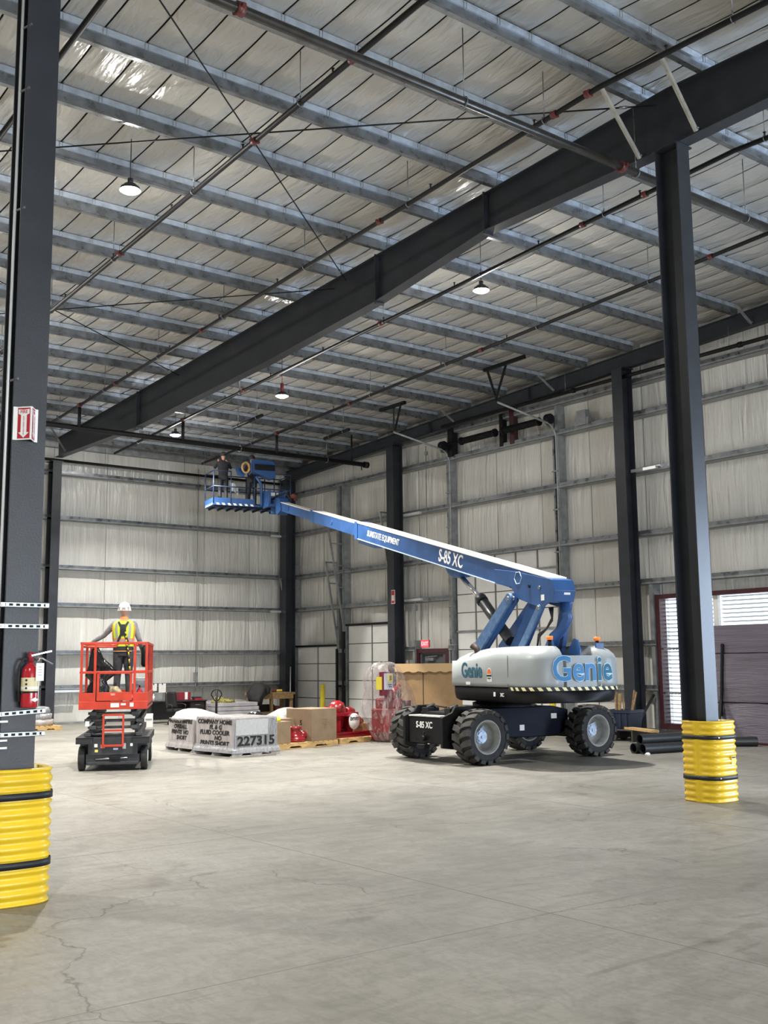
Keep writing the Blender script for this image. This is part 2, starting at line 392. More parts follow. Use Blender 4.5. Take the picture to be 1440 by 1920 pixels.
beam(12.5, 'dark grey tapered steel roof beam carried by the column with the yellow guard on the right')
beam(3.05, 'dark grey steel roof beam above the column with the fire extinguisher', both=True)
t = thing('gable_rafter', 'dark steel rafter running along the top of the right gable wall', 'beam')
for s, y1 in ((1, YB-.1), (-1, YF)):
    w_ = MB(); ya, za, zc = RIDGE, zb(RIDGE), zb(y1)
    w_.bar((21.85,ya,za-.2),(21.85,y1,zc-.2), .014, .4); w_.build('web', dark_steel, t)
    MB().bar((21.85,ya,za-.008),(21.85,y1,zc-.008), .2, .016).build('top_flange', dark_steel, t)
    MB().bar((21.85,ya,za-.395),(21.85,y1,zc-.395), .2, .016).build('bottom_flange', dark_steel, t)
for y in (16.2, 21.4, 25.9):
    MB().b2(21.75, 21.95, y-.01, y+.01, zb(y)-.39, zb(y)-.01).build('stiffener', dark_steel, t)

# ---- columns
def column(name, x, y, ztop, label, fx=.28, dy=.38, web_axis='Y', z0=0.0, mt=None, group=None):
    mt = mt or dark_steel
    t = thing(name, label, 'column', (x, y, z0), 0, group); h = ztop - z0
    if web_axis == 'Y':
        for s in (-1, 1): MB().b2(-fx/2, fx/2, s*dy/2-.010, s*dy/2+.010, 0, h).build('flange', mt, t, bevel=.003)
        MB().b2(-.008, .008, -dy/2, dy/2, 0, h).build('web', mt, t)
    else:
        for s in (-1, 1): MB().b2(s*dy/2-.010, s*dy/2+.010, -fx/2, fx/2, 0, h).build('flange', mt, t, bevel=.003)
        MB().b2(-dy/2, dy/2, -.008, .008, 0, h).build('web', mt, t)
    bp = .005 if name == 'steel_column' else .04
    MB().b2(-fx/2-bp, fx/2+bp, -dy/2-bp, dy/2+bp, 0, .025).build('base_plate', mt, t)
    MB().b2(-fx/2-.05, fx/2+.05, -dy/2-.03, dy/2+.03, h-.02, h).build('cap_plate', mt, t)
    return t
colR = column('steel_column', 12.5, 9.19, zb(9.19)-.92, 'freestanding dark grey steel column with a blue daylight sheen, right of the boom lift')
colL = column('steel_column', 3.05, 9.11, zb(9.11)-.92, 'dark grey steel column with fire extinguisher and sign at the left edge', .29, .30)
column('wall_column', 12.62, 34.35, zb(34.3)-.62, 'dark steel column against the back wall under the end of the main beam', .30, .42)
column('wall_column', 3.05, 34.35, zb(34.3)-.62, 'dark steel column against the back wall, hidden left of the picture', .30, .42)
column('corner_column', 21.75, 34.35, zb(34.3)-.40, 'dark steel column in the far corner of the hall', .42, .42, 'X')
column('wall_column', 21.78, 17.95, zb(17.95)-.40, 'dark steel gable wall column just left of the maroon louvre', .34, .40, 'X')
column('wall_column', 21.78, 27.75, zb(27.75)-.40, 'dark steel gable wall column between the tall dock door and the exit door', .36, .40, 'X')
column('wall_column', 21.78, 8.2, zb(8.2)-.40, 'dark steel gable wall column right of the louvre, outside the picture', .34, .40, 'X')

# ---- walls
GZ = [1.12, 2.25, 3.82, 5.07, 6.72, 8.25, 9.15]
OPEN = {'d1': (31.57, 34.38, 0, 2.50), 'd2': (28.2, 31.04, 0, 3.20), 'd4': (25.45, 27.1, 0, 2.32), 'd3': (20.74, 25.18, 0, 5.14), 'lv': (11.2, 17.42, .18, 3.54), 'vd': (.7, 5.7, 0, 4.9)}
def sub_rects(r, holes):
    out = [r]
    for (a, b, c, d) in holes:
        nx = []
        for (x0, x1, z0, z1) in out:
            if b <= x0 or a >= x1 or d <= z0 or c >= z1: nx.append((x0, x1, z0, z1)); continue
            if a > x0: nx.append((x0, a, z0, z1))
            if b < x1: nx.append((b, x1, z0, z1))
            xa, xb = max(x0, a), min(x1, b)
            if c > z0: nx.append((xa, xb, z0, c))
            if d < z1: nx.append((xa, xb, d, z1))
        out = nx
    return [q for q in out if q[1]-q[0] > .12 and q[3]-q[2] > .08]
HOLES = list(OPEN.values())
m = MB()
for (a, b, c, d) in sub_rects((YF-.3, YB+.3, 0, 11), [OPEN['lv'], OPEN['vd']]): m.b2(XRW+.12, XRW+.32, a, b, c, d)
wall_right = struct(m.build('wall_right', wall_vinyl))
wall_back = struct(MB().b2(XL-.3, XRW+.3, YB+.12, YB+.32, 0, 10).build('wall_back', wall_vinyl))
wall_left = struct(MB().b2(XL-.32, XL-.12, YF-.3, YB+.3, 0, 11).build('wall_left', wall_vinyl))
m = MB()
for (a, b, c, d) in sub_rects((XL-.3, XRW+.3, 0, 10), [(0, 12, .6, 4.8)]): m.b2(a, b, YF-.32, YF-.12, c, d)
wall_front = struct(m.build('wall_front', wall_vinyl))
def wpanel(parent, axis, a, b, z0, z1, seed):
    q = MB(); amp = .045*min(1, (z1-z0)/.8)
    def fn(u, v):
        e = min(1, 5*min(u, 1-u)); g = min(1, 4*min(v, 1-v))
        out = amp*(.25 + .75*e**.7*g**.6) + .012*mnoise.noise(Vector((u*7+seed*3.7, v*1.2, seed)))*g
        p = a + .008 + (b-a-.016)*u; z = z0 + (z1-z0)*v
        return (XRW+.10-out, p, z) if axis == 'X' else (p, YB+.10-out, z)
    q.grid(fn, 8, 4)
    o = q.build('insulation_panel', wall_vinyl, parent, fix=False)
    return o
zr = [0.02] + GZ[:6]
k = 0
ybs = [34.72 - 1.88*i for i in range(15)]
for i, (y1, y0) in enumerate(zip(ybs[:-1], ybs[1:])):
    for j in range(7):
        z0 = zr[j] + (.0 if j == 0 else .03); z1 = (zr[j+1] if j < 6 else zb((y0+y1)/2)+PH)
        for (a, b, c, d) in sub_rects((y0, y1, z0, z1+.02), HOLES):
            wpanel(wall_right, 'X', a, b, c, d, k); k += 1
xbs = [22.28 - 1.9*i for i in range(12)]
for i, (x1, x0) in enumerate(zip(xbs[:-1], xbs[1:])):
    for j in range(7):
        z0 = zr[j] + (.0 if j == 0 else .03); z1 = (zr[j+1] if j < 6 else zb(YB)+PH)
        wpanel(wall_back, 'Y', x0, x1, z0, z1+.02, k); k += 1
# girts: horizontal Z rails on the walls
def girt(parent, axis, a, b, z):
    q = MB()
    if axis == 'X':
        q.b2(22.04, XRW+.08, a, b, z, z+.008); q.b2(22.04, 22.05, a, b, z, z+.145); q.b2(22.04, 22.075, a, b, z+.137, z+.145, 1); q.b2(22.033, 22.04, a, b, z+.06, z+.145, 1)
    else:
        q.b2(a, b, 34.55, YB+.08, z, z+.008); q.b2(a, b, 34.55, 34.56, z, z+.145); q.b2(a, b, 34.55, 34.585, z+.137, z+.145, 1); q.b2(a, b, 34.543, 34.55, z+.06, z+.145, 1)
    q.build('girt', [galv_dull, galv], parent)
for z in GZ[:6] + [9.12]:
    segs = [(YF, 34.6)]
    for (a, b, c, d) in HOLES:
        if c < z+.05 and d > z-.02 and not (d == 5.14 and z > 5):
            segs = [s for (p, q) in segs for s in (((p, min(q, a)) if p < a else None), ((max(p, b), q) if q > b else None)) if s and s[1]-s[0] > .05] if True else segs
    for (a, b) in segs: girt(wall_right, 'X', a, b, z)
for z in GZ[:6]: girt(wall_back, 'Y', XL, 22.1, z)
MB().b2(XL, 22.2, 34.6, 34.8, zb(34.7)-.05, zb(34.7)+PH).build('eave_strut', galv_dull, wall_back)
# bright lap plates where girts meet the columns
plate_mat = mat('lap_plate', (.72,.73,.74), .3, .5)
for (y0, y1, z) in ((17.1, 17.9, 6.76), (26.65, 27.5, 6.70), (26.65, 27.5, 3.87)):
    MB().b2(21.93, 22.035, y0, y1, z, z+.075).build('lap_plate', plate_mat, wall_right)
for (x0, x1, z) in ((21.1, 21.95, 6.66), (21.1, 21.9, 3.80), (12.83, 13.75, 1.03)):
    MB().b2(x0, x1, 34.46, 34.545, z, z+.075).build('lap_plate', plate_mat, wall_back)
# galvanised jambs framing the doors and louvre
for (y, z1) in ((34.45, 5.6), (31.48, 8.3), (31.14, 8.3), (28.1, 6.7), (25.30, 9.2), (20.60, 9.2), (17.52, 3.9), (27.18, 2.6), (25.38, 2.6)):
    q = MB(); q.b2(22.06, XRW+.05, y-.06, y-.05, 0, z1); q.b2(22.055, 22.065, y-.06, y+.06, 0, z1); q.build('jamb', galv_dull, wall_right)
struct(MB().b2(XL, XRW, 34.58, YB+.05, 0, .06).build('baseboard_back', galv_dull))
q = MB()
for (a, b, c, d) in sub_rects((YF, 34.6, 0, .06), HOLES[:4] + [OPEN['vd']]): q.b2(22.08, XRW+.05, a, b, 0, .06)
struct(q.build('baseboard_right', galv_dull))

# ---- doors
joint_mat = mat('door_joint', (.16,.16,.16), .6)
def sectional(name, y0, y1, ztop, nrow, cols, dark_rows=()):
    d = MB().b2(22.24, 22.30, y0, y1, 0.0, ztop).build(name, joint_mat); struct(d)
    ph = ztop/nrow
    for r in range(nrow):
        for c in range(len(cols)-1):
            MB().b2(22.20, 22.25, cols[c]+.022, cols[c+1]-.022, r*ph+.014, (r+1)*ph-.014).build('door_panel', door_white, d, bevel=.006)
    for c in cols[1:-1]: MB().b2(22.185, 22.22, c-.028, c+.028, 0.0, ztop).build('stile', joint_mat, d)
    for r in dark_rows: MB().b2(22.15, 22.2, y0+.02, y1-.02, r*ph-.035, r*ph+.02).build('strut_rail', galv_dull, d)
    MB().b2(22.10, 22.24, y0-.06, y1+.06, ztop-.005, ztop+.06).build('header_seal', black_paint, d)
    return d
d1 = sectional('door_1', 31.57, 34.38, 2.50, 4, [31.57, 32.95, 34.38])
d2 = sectional('door_2', 28.2, 31.04, 3.20, 5, [28.2, 29.62, 31.04])
d3 = sectional('door_3', 20.74, 25.18, 5.10, 9, [20.74, 21.63, 22.52, 23.41, 24.30, 25.18], (2, 5, 8))
def lean_track(d, y, z0, z1, x1):
    q = MB(); q.bar((22.10, y, .05), (22.10, y, z0), .05, .06, (1,0,0)); q.bar((22.10, y, z0), (x1, y, z1), .05, .06, (1,0,0))
    q.bar((22.05, y, z0-.4), (22.05, y, z1), .03, .04, (1,0,0)); q.bar((x1, y, z1-.02), (22.05, y, z1-.02), .05, .05)
    q.build('track', galv_dull, d)
    n = int((z1-z0)/.8)
    for i in range(1, n+1):
        z = z0 + (z1-z0)*i/(n+1); x = 22.10 + (x1-22.10)*i/(n+1)
        MB().bar((x, y, z), (22.06, y, z), .03, .04).build('track_bracket', galv_dull, d)
    MB().b2(22.0, 22.1, y-.05, y+.05, .3, z0).build('jamb_seal', black_paint, d)
lean_track(d1, 34.42, 2.4, 5.1, 21.45); lean_track(d1, 31.50, 2.4, 5.5, 21.55)
lean_track(d2, 31.12, 3.0, 6.9, 21.35); lean_track(d2, 28.12, 3.0, 6.9, 21.45)
for y in (25.24, 20.62):
    q = MB(); pts = [(22.05, y, 0), (22.05, y, 8.15)]
    for i in range(1, 7):
        a = i/6*radians(68); pts.append((22.05 - .45*(1-cos(a)), y, 8.15 + .45*sin(a)))
    pts.append((19.8, y, 8.90)); q.tube(pts, .032, 8); q.build('lift_track', galv_dull, d3)
    q = MB(); q.b2(22.06, 22.16, y+.1, y+.16, 0, 8.4); q.build('track_angle', galv, d3)
    for z in (1.2, 2.4, 3.6, 4.9, 6.1, 7.2): MB().b2(21.99, 22.16, y-.05, y+.15, z, z+.04).build('track_bracket', galv_dull, d3)
    MB().cyl((21.8, y-.06, 8.70), (21.8, y+.1, 8.70), .15, 16).build('cable_drum', black_paint, d3)
    MB().b2(21.78, 22.2, y+.10, y+.13, 8.5, 8.86).build('bearing_plate', galv_dull, d3)
MB().cyl((21.8, 20.45, 8.70), (21.8, 25.4, 8.70), .016, 8).build('torsion_shaft', black_paint, d3)
for a, b in ((22.86, 24.37), (21.04, 22.49)):
    q = MB(); n = 24
    for i in range(n): q.cyl((21.8, a+(b-a)*i/n, 8.70), (21.8, a+(b-a)*(i+.62)/n, 8.70), .105, 12)
    q.cyl((21.8, a, 8.70), (21.8, b, 8.70), .092, 12); q.cyl((21.8, a-.03, 8.7), (21.8, a+.03, 8.7), .125, 14); q.cyl((21.8, b-.03, 8.7), (21.8, b+.03, 8.7), .125, 14)
    q.build('torsion_spring', black_paint, d3)
for (ya, yb_, yc, yt) in ((19.3, 20.75, 20.0, 20.6), (24.35, 25.45, 24.9, 25.1)):
    q = MB(); zz = zb(yc)-.06; q.bar((19.55, ya, zb(ya)-.05), (19.45, yb_, zb(yb_)-.05), .09, .09); q.bar((19.55, yc, zz), (19.7, yt, 8.93), .05, .05); q.bar((19.47, yb_-.08 if yt < 22 else ya+.1, zz), (19.75, yt, 8.93), .05, .05); q.build('track_hanger', black_paint, d3)
MB().b2(22.02, 22.2, 22.75, 22.90, 8.3, 9.3).build('spring_post', black_paint, d3)
MB().b2(22.02, 22.2, 22.28, 22.46, 8.3, 9.5).build('spring_post', maroon, d3)
MB().b2(21.95, 22.2, 25.0, 25.2, 8.35, 9.3).build('spring_post', black_paint, d3)
# personnel door
d4 = struct(MB().b2(22.22, 22.27, 25.80, 26.86, 0.02, 2.14).build('door_4', door_grey))
for (a, b, c, e) in ((25.45, 25.62, 0, 2.32), (26.93, 27.10, 0, 2.32), (25.62, 26.93, 2.20, 2.32)):
    MB().b2(22.05, 22.32, a, b, c, e).build('door_frame', maroon, d4)
for (a, b, c, e) in ((25.62, 25.80, 0, 2.2), (26.86, 26.93, 0, 2.2), (25.80, 26.86, 2.14, 2.2)):
    MB().b2(22.12, 22.3, a, b, c, e).build('door_stop', door_grey, d4)
MB().b2(22.12, 22.22, 26.28, 26.68, 1.94, 2.03).build('door_closer', galv, d4)
MB().bar((22.14, 26.70, 2.06), (22.14, 26.1, 2.09), .03, .03).build('closer_arm', galv, d4)
# louvre: maroon frame, slats, daylight behind
lv = struct(MB().b2(22.08, 22.34, 17.30, 17.42, .18, 3.54).build('window_1', maroon))
for (a, b, c, e) in ((11.2, 17.30, 3.43, 3.54), (11.2, 17.30, .18, .32), (11.2, 11.32, .32, 3.43)):
    MB().b2(22.08, 22.34, a, b, c, e).build('window_frame', maroon, lv)
MB().b2(22.20, 22.30, 15.64, 15.78, .32, 3.43).build('mullion', white_paint, lv)
slat_m = mat('louvre_slat', (.55,.57,.60), .35, .3)
sm_ = {}
for (y0, y1) in ((11.32, 15.64), (15.78, 17.30)):
    me = MB().box((0,0,0), (.125, y1-y0, .006), M=Matrix.Rotation(radians(14), 3, 'Y')).mesh('slat', slat_m)
    n = 31
    for i in range(n):
        o = obj('slat', me, lv); o.location = (22.36, (y0+y1)/2, .38 + (3.02)*i/(n-1))
for z in (1.05, 2.15):
    q = MB(); q.b2(22.16, 22.2, 15.8, 17.3, z, z+.035)
    for i in range(14): q.b2(22.14, 22.16, 15.85+i*.1, 15.90+i*.1, z-.01, z+.045)
    q.build('actuator_bar', galv_dull, lv)
for i in range(22): MB().b2(22.06, 22.12, 17.28, 17.31, .4+i*.138, .47+i*.138).build('slat_bracket', maroon, lv)
# ================================================================ PIPES, RODS, LAMPS
def zp(y): return 9.8 - abs(y - RIDGE)/24.0
def branch(x, y0, y1, label, r=.040, coup=(), hang=(), heads=(), riser=None, name='sprinkler_pipe', group='sprinkler branch pipes under the roof'):
    t = thing(name, label, 'pipe', (x, y0, zp(y0)), 0, group)
    pts = [(0, 0, 0)]
    if y0 < RIDGE < y1: pts.append((0, RIDGE-y0, zp(RIDGE)-zp(y0)))
    pts.append((0, y1-y0, zp(y1)-zp(y0)))
    MB().tube(pts, r, 10).build('pipe', pipe_black, t)
    for y in coup:
        q = MB(); z = zp(y)-zp(y0); q.cyl((0, y-y0-.045, z), (0, y-y0+.045, z), r+.016, 12)
        q.b2(-r-.04, -r-.005, y-y0-.02, y-y0+.02, z-.02, z+.02); q.b2(r+.005, r+.04, y-y0-.02, y-y0+.02, z-.02, z+.02)
        q.build('coupling', red_paint, t)
    for y in hang:
        z = zp(y)-zp(y0); q = MB(); q.cyl((0, y-y0, z+r+.06), (0, y-y0, z+.78), .007, 6)
        ring = [((r+.012)*cos(a), y-y0, z+(r+.012)*sin(a)) for a in [2*pi*i/12 for i in range(13)]]
        q.tube(ring, .007, 6); q.tube([(0, y-y0, z+r+.012), (0, y-y0, z+r+.07)], .010, 6); q.build('hanger', galv, t)
    for y in heads:
        z = zp(y)-zp(y0); q = MB(); q.cyl((0, y-y0, z+r-.005), (0, y-y0, z+r+.06), .014, 8); q.cyl((0, y-y0, z+r+.06), (0, y-y0, z+r+.066), .028, 10); q.build('sprinkler_head', pipe_steel, t)
    if riser:
        z = zp(riser)-zp(y0); MB().cyl((0, riser-y0, z), (0, riser-y0, 8.40-zp(y0)), .045, 10).build('riser', pipe_black, t)
        MB().cyl((0, riser-y0-.06, z), (0, riser-y0+.06, z), .065, 12).build('tee', red_paint, t)
    return t
H1 = [7.0+3.2*i for i in range(9)]; H2 = [8.6+3.2*i for i in range(8)]
BL = [(4.52, 'first sprinkler branch pipe from the left, crossing the top left corner', [13.0, 16.2, 19.4, 24, 28]),
      (7.66, 'second sprinkler branch pipe from the left, left of the left ceiling lamp glare', [10.55, 13.05, 17.9, 22.6]),
      (10.88, 'third sprinkler branch pipe from the left, running just left of the big beam', [9.35, 10.0, 14.2, 20.8, 25.5]),
      (14.03, 'fourth sprinkler branch pipe from the left, running just right of the big beam', [10.9, 12.3, 18.3, 24.4]),
      (17.25, 'fifth sprinkler branch pipe from the left, passing behind the right column', [11.9, 18.5, 24.0])]
for i, (x, lb, cp) in enumerate(BL):
    branch(x, -8, 31.0 if x in (4.52,) else 32.8, lb, coup=cp, hang=H1 if i % 2 == 0 else H2, heads=[8.0+2.4*k+.6*(i % 2) for k in range(10)], riser=27.9)
STB = [(15.76, 26.3, 28.0, 'short black pipe stub below the roof between the two far lamps'), (18.95, 26.4, 27.75, 'short black pipe stub above the boom lift basket')]
for (x, a, b, lb) in STB:
    branch(x, a, b, lb, r=.05, hang=(a+.3, b-.3), name='pipe_stub', group='short pipe stubs under the roof')
t = thing('fire_main_pipe', 'thick sprinkler main pipe crossing the top of the picture in front of the beam', 'pipe', (0, 9.76, 9.20), 0, 'sprinkler main pipes')
MB().tube([(-10, 0, 0), (21.9, 0, 0)], .058, 14).build('pipe', pipe_steel, t)
for x in (5.52, 12.05, 18.0):
    q = MB(); q.cyl((x-.05, 0, 0), (x+.05, 0, 0), .082, 14); q.b2(x-.022, x+.022, -.12, -.07, -.02, .02); q.b2(x-.022, x+.022, .07, .12, -.02, .02); q.build('coupling', red_paint, t)
for x in (8.9, 12.38, 15.2):
    q = MB(); q.cyl((x, 0, .07), (x, 0, 1.05), .008, 6); q.tube([(x, .072*cos(a), .072*sin(a)) for a in [2*pi*i/12 for i in range(13)]], .008, 6); q.build('hanger', galv, t)
t = thing('fire_main_pipe', 'black sprinkler main pipe crossing near the far wall above the boom lift basket', 'pipe', (0, 28.0, 8.40), 0, 'sprinkler main pipes')
MB().tube([(4, 0, 0), (20.75, 0, 0)], .075, 14).build('pipe', pipe_black, t)
MB().cyl((20.70, 0, 0), (20.86, 0, 0), .105, 14).build('end_cap', pipe_black, t)
MB().cyl((20.6, 0, -.05), (20.6, 0, -.2), .02, 8).build('drain_valve', pipe_steel, t)
MB().cyl((20.2, 0, .05), (20.2, 0, .95), .03, 8).build('riser', pipe_black, t)
for x in (9.5, 16.0, 19.2):
    q = MB(); q.cyl((x, 0, .09), (x, 0, .9), .008, 6); q.tube([(x, .09*cos(a), .09*sin(a)) for a in [2*pi*i/12 for i in range(13)]], .010, 6); q.build('hanger', galv, t)
t = thing('wall_pipe', 'black pipe running along the top of the right gable wall', 'pipe', (21.72, 0, 9.30))
MB().tube([(0, 5, 0), (0, 25.2, 0)], .05, 10).build('pipe', pipe_black, t)
for y in (14.3, 19.6):
    MB().cyl((0, y-.05, 0), (0, y+.05, 0), .07, 12).build('coupling', pipe_black, t); MB().cyl((0, y+.3, .05), (0, y+.3, .55), .008, 6).build('hanger', galv, t)
t = thing('wall_pipe', 'black pipe running along the top of the back wall', 'pipe', (0, 34.45, 8.71))
MB().tube([(12.3, 0, 0), (21.9, 0, 0)], .045, 10).build('pipe', pipe_black, t)
for x in (14.4, 17.4, 20.2): MB().cyl((x, 0, .05), (x, 0, .6), .008, 6).build('hanger', galv, t)
# bracing rods in the roof plane between the two frames
def rod(a, b, label):
    t = thing('bracing_rod', label, 'rod', a, 0, 'crossed roof bracing rods')
    d = Vector(b) - Vector(a); MB().cyl((0,0,0), d, .012, 6).build('rod', pipe_black, t)
    MB().cyl(d*.955, d*.965, .024, 8).build('turnbuckle', galv, t)
rod((3.2, 9.5, 10.05), (12.4, 17.35, 9.78), 'thin roof bracing rod falling from the top edge towards the beam')
rod((3.2, 17.4, 9.75), (12.4, 9.35, 10.12), 'thin roof bracing rod rising to the beam near the right column')
rod((3.2, 19.0, 9.7), (12.4, 24.95, 9.45), 'thin roof bracing rod beside the left column falling to the beam')
rod((3.2, 26.5, 9.35), (12.4, 17.75, 9.72), 'thin far roof bracing rod rising to the middle of the beam')
# flange braces between purlins and beam
fb_m = mat('brace_angle', (.50,.50,.46), .5, .2, .2, 8)
def fbrace(a, b, label, mt=None):
    t = thing('flange_brace', label, 'brace', a, 0, 'flange braces'); d = Vector(b)-Vector(a)
    q = MB(); q.bar((0,0,0), d, .06, .006, (0,1,0)); q.bar((0,.028,0), d+Vector((0,.028,0)), .006, .06, (0,1,0)); q.build('angle', mt or fb_m, t)
    MB().cyl(d+Vector((-.02,-.01,.04)), d+Vector((.06,-.01,.04)), .014, 8).build('bolt', galv, t)
fbrace((11.55, 9.66, 10.28), (12.38, 9.66, 9.40), 'pale angle brace from purlin to beam, left of the column top')
fbrace((11.63, 8.64, 10.32), (12.38, 8.64, 9.41), 'pale angle brace from purlin to beam, at the column top')
fbrace((11.55, 32.1, 9.35), (12.4, 32.9, 8.72), 'grey angle brace at the far end of the beam by the back wall', galv_dull)
fbrace((21.2, 24.6, 9.65), (21.8, 24.6, 9.30), 'short grey brace on the gable rafter above the tall dock door', galv_dull)
fbrace((21.2, 20.4, 9.83), (21.8, 20.4, 9.48), 'short grey brace on the gable rafter above the vehicle door', galv_dull)
fbrace((21.2, 14.0, 10.1), (21.8, 14.0, 9.75), 'short grey brace on the gable rafter right of the column', galv_dull)
# high-bay lamps
lens = mat('lamp_lens', (1,1,1), .4, emit=(1,.98,.93), estr=60)
lamp_body = mat('lamp_body', (.05,.05,.055), .45, .3)
lamp_red = mat('lamp_red_cap', (.25,.03,.03), .45)
def lamp(x, y, z, label, red=False, vis=True):
    t = thing('high_bay_lamp', label, 'lamp', (x, y, z), 0, 'round high-bay ceiling lamps')
    MB().lathe([(.001,.10),(.10,.10),(.12,.06),(.15,.055),(.17,.01),(.17,0)], 24).build('housing', lamp_body, t)
    MB().lathe([(.001,-.05),(.09,-.04),(.15,-.01),(.165,0)], 24).build('lens', lens, t)
    q = MB().cyl((0,0,.10), (0,0,.20 if not red else .34), .045, 12)
    q.cyl((0,0,.20), (0,0,max(.3, zb(y)+.27-z)), .008, 6); q.build('driver', lamp_red if red else lamp_body, t)
    d = bpy.data.lights.new('lamp_light', 'AREA'); d.shape = 'DISK'; d.size = .30; d.energy = LAMP_W; d.color = (1, .965, .90); d.spread = radians(122)
    o = bpy.data.objects.new('lamp_light', d); COL.objects.link(o); o.parent = t; o.location = (0, 0, -.065)
    d = bpy.data.lights.new('lamp_side_light', 'POINT'); d.energy = LAMP_W*.18; d.color = (1, .965, .90); d.shadow_soft_size = .06
    o = bpy.data.objects.new('lamp_side_light', d); COL.objects.link(o); o.parent = t; o.location = (0, 0, -.12)
lamp(6.70, 15.32, 9.44, 'glaring round ceiling lamp at upper left, nearest the left column')
lamp(14.45, 15.45, 9.44, 'round ceiling lamp right of the big beam, nearest the right column')
lamp(14.50, 23.2, 8.83, 'round ceiling lamp with red cap hanging behind the big beam', True)
lamp(14.75, 29.85, 9.0, 'farthest round ceiling lamp, beside the black main pipe')
for (x, y) in ((-1.0, 15.4), (6.7, 23.2), (6.7, 29.9), (-1.0, 24.0), (-1.0, 2.0), (16.5, 1.0), (-9.0, 10.0), (7.0, -7), (16.5, -7), (-5.0, -7)):
    lamp(x, y, 9.4-max(0, abs(y-9)-8)*.04, 'round ceiling lamp outside the picture')

# ================================================================ COLUMN FITTINGS
def guard(x, y, label, rz=0, size=.62, tag_plate=False):
    t = thing('column_guard', label, 'column guard', (x, y, 0), rz, 'yellow plastic column guards')
    n = 72; h = 1.07; nz = 108
    def sq(a, hw, r):
        # rounded square outline, polar style
        ex = 3.4; c, s_ = cos(a), sin(a); rr = hw/((abs(c)**ex + abs(s_)**ex)**(1/ex)); return rr
    seamw = radians(3)
    def ring(z, inset):
        P = []
        for k in range(n):
            a = 2*pi*k/n
            # ribs fade out towards the two vertical seams and the flat pads
            ds = min(abs(((a - sa + pi) % (2*pi)) - pi) for sa in (radians(186), radians(6)))
            rib = 1 - math.exp(-(ds/radians(13))**4)
            rr = sq(a, size/2, .1) - inset*rib
            if ds < seamw: rr -= .012
            P.append((rr*cos(a), rr*sin(a), z))
        return P
    rings = []
    bands = (.30*h, .80*h)
    for i in range(nz+1):
        z = h*i/nz; ins = .020*(.5-.5*cos(2*pi*z/(h/12.0)))**1.3
        for b in bands:
            if abs(z-b) < .045: ins = .012
        if i == nz or i == 0: ins += .02
        rings.append(ring(z, ins))
    inner = [[(p[0]*.80, p[1]*.80, h) for p in rings[-1]], [(p[0]*.80, p[1]*.80, .2) for p in rings[-1]]]
    MB().loft(rings + inner, caps=False).build('shell', yellow, t)
    for b in bands:
        q = MB(); R = [ring(b-.028, -.004), ring(b+.028, -.004)]
        def sc(r_, k_): return [(p[0]*k_, p[1]*k_, p[2]) for p in r_]
        q.loft([sc(R[0], .985), R[0], R[1], sc(R[1], .985)], caps=False); o = q.build('strap', strap, t)
        a = radians(238); rr = sq(a, size/2, .1)+.006
        MB().cyl((rr*cos(a), rr*sin(a), b), ((rr+.006)*cos(a), (rr+.006)*sin(a), b), .008, 8).build('rivet', chrome, o)
    if tag_plate:
        q = MB(); q.b2(.05, .15, -size/2-.002, -size/2+.03, .50, .60); o = q.build('label_plate', yellow, t)
        MB().b2(.06, .14, -size/2-.005, -size/2-.001, .575, .592).build('print', black_ink, o)
    return t
guard(12.60, 9.14, 'yellow ribbed plastic guard around the foot of the right column', tag_plate=True)
guard(3.05, 9.10, 'yellow ribbed plastic guard around the foot of the left column')
# left column face is at y = 8.95
YC = 8.95
def channel(z, tilt, label):
    t = thing('strut_channel', label, 'strut channel', (3.055, YC-.025, z), 0, 'slotted strut channels clamped to the left column'); t.rotation_euler = (0, tilt, 0)
    q = MB(); L_ = .205; hh = .021
    # slotted face made of strips around the slots
    q.b2(-L_, L_, -.022, -.018, hh*.45, hh); q.b2(-L_, L_, -.022, -.018, -hh, -hh*.45)
    xs_ = [-L_] ; nsl = 7
    for i in range(nsl): c = -L_ + (i+.5)*2*L_/nsl; xs_ += [c-.016, c+.016]
    xs_.append(L_)
    for a, b in zip(xs_[::2], xs_[1::2]): q.b2(a, b, -.022, -.018, -hh*.45, hh*.45)
    q.b2(-L_, L_, -.022, .018, hh-.003, hh); q.b2(-L_, L_, -.022, .018, -hh, -hh+.003)
    q.build('channel', chrome_dull, t)
    MB().b2(-L_, L_, -.014, -.010, -hh, hh).build('slot_back', gap_dark, t)
    for s in (-1, 1):
        MB().cyl((s*.182, -.022, 0), (s*.182, -.035, 0), .014, 6).build('nut', chrome, t)
        MB().bar((s*.182, -.02, 0), (s*.182, .36, 0), .012, .012).build('clamp_rod', chrome_dull, t)
channel(2.405, 0, 'topmost slotted metal strut channel on the left column')
channel(2.228, 0, 'second slotted metal strut channel on the left column, above the extinguisher')
channel(1.520, radians(-3), 'tilted slotted metal strut channel just under the fire extinguisher')
channel(1.345, 0, 'lowest slotted metal strut channel on the left column, near the yellow guard')
t = thing('conduit', 'thin galvanised conduit running up the left column', 'conduit', (2.885, 9.045, 0))
MB().tube([(0,0,.5), (0,0,9.2)], .014, 8).build('tube', conduit_m, t)
for z in (4.33, 5.87, 6.99, 7.6): MB().box((.02, -.05, z), (.012, .16, .018), rz=.3).build('clip', chrome_dull, t)
for z in (1.452, 1.30, 1.24):
    MB().b2(-.004, .07, -.125, -.112, z-.008, z+.008).build('clip', white_paint, t)
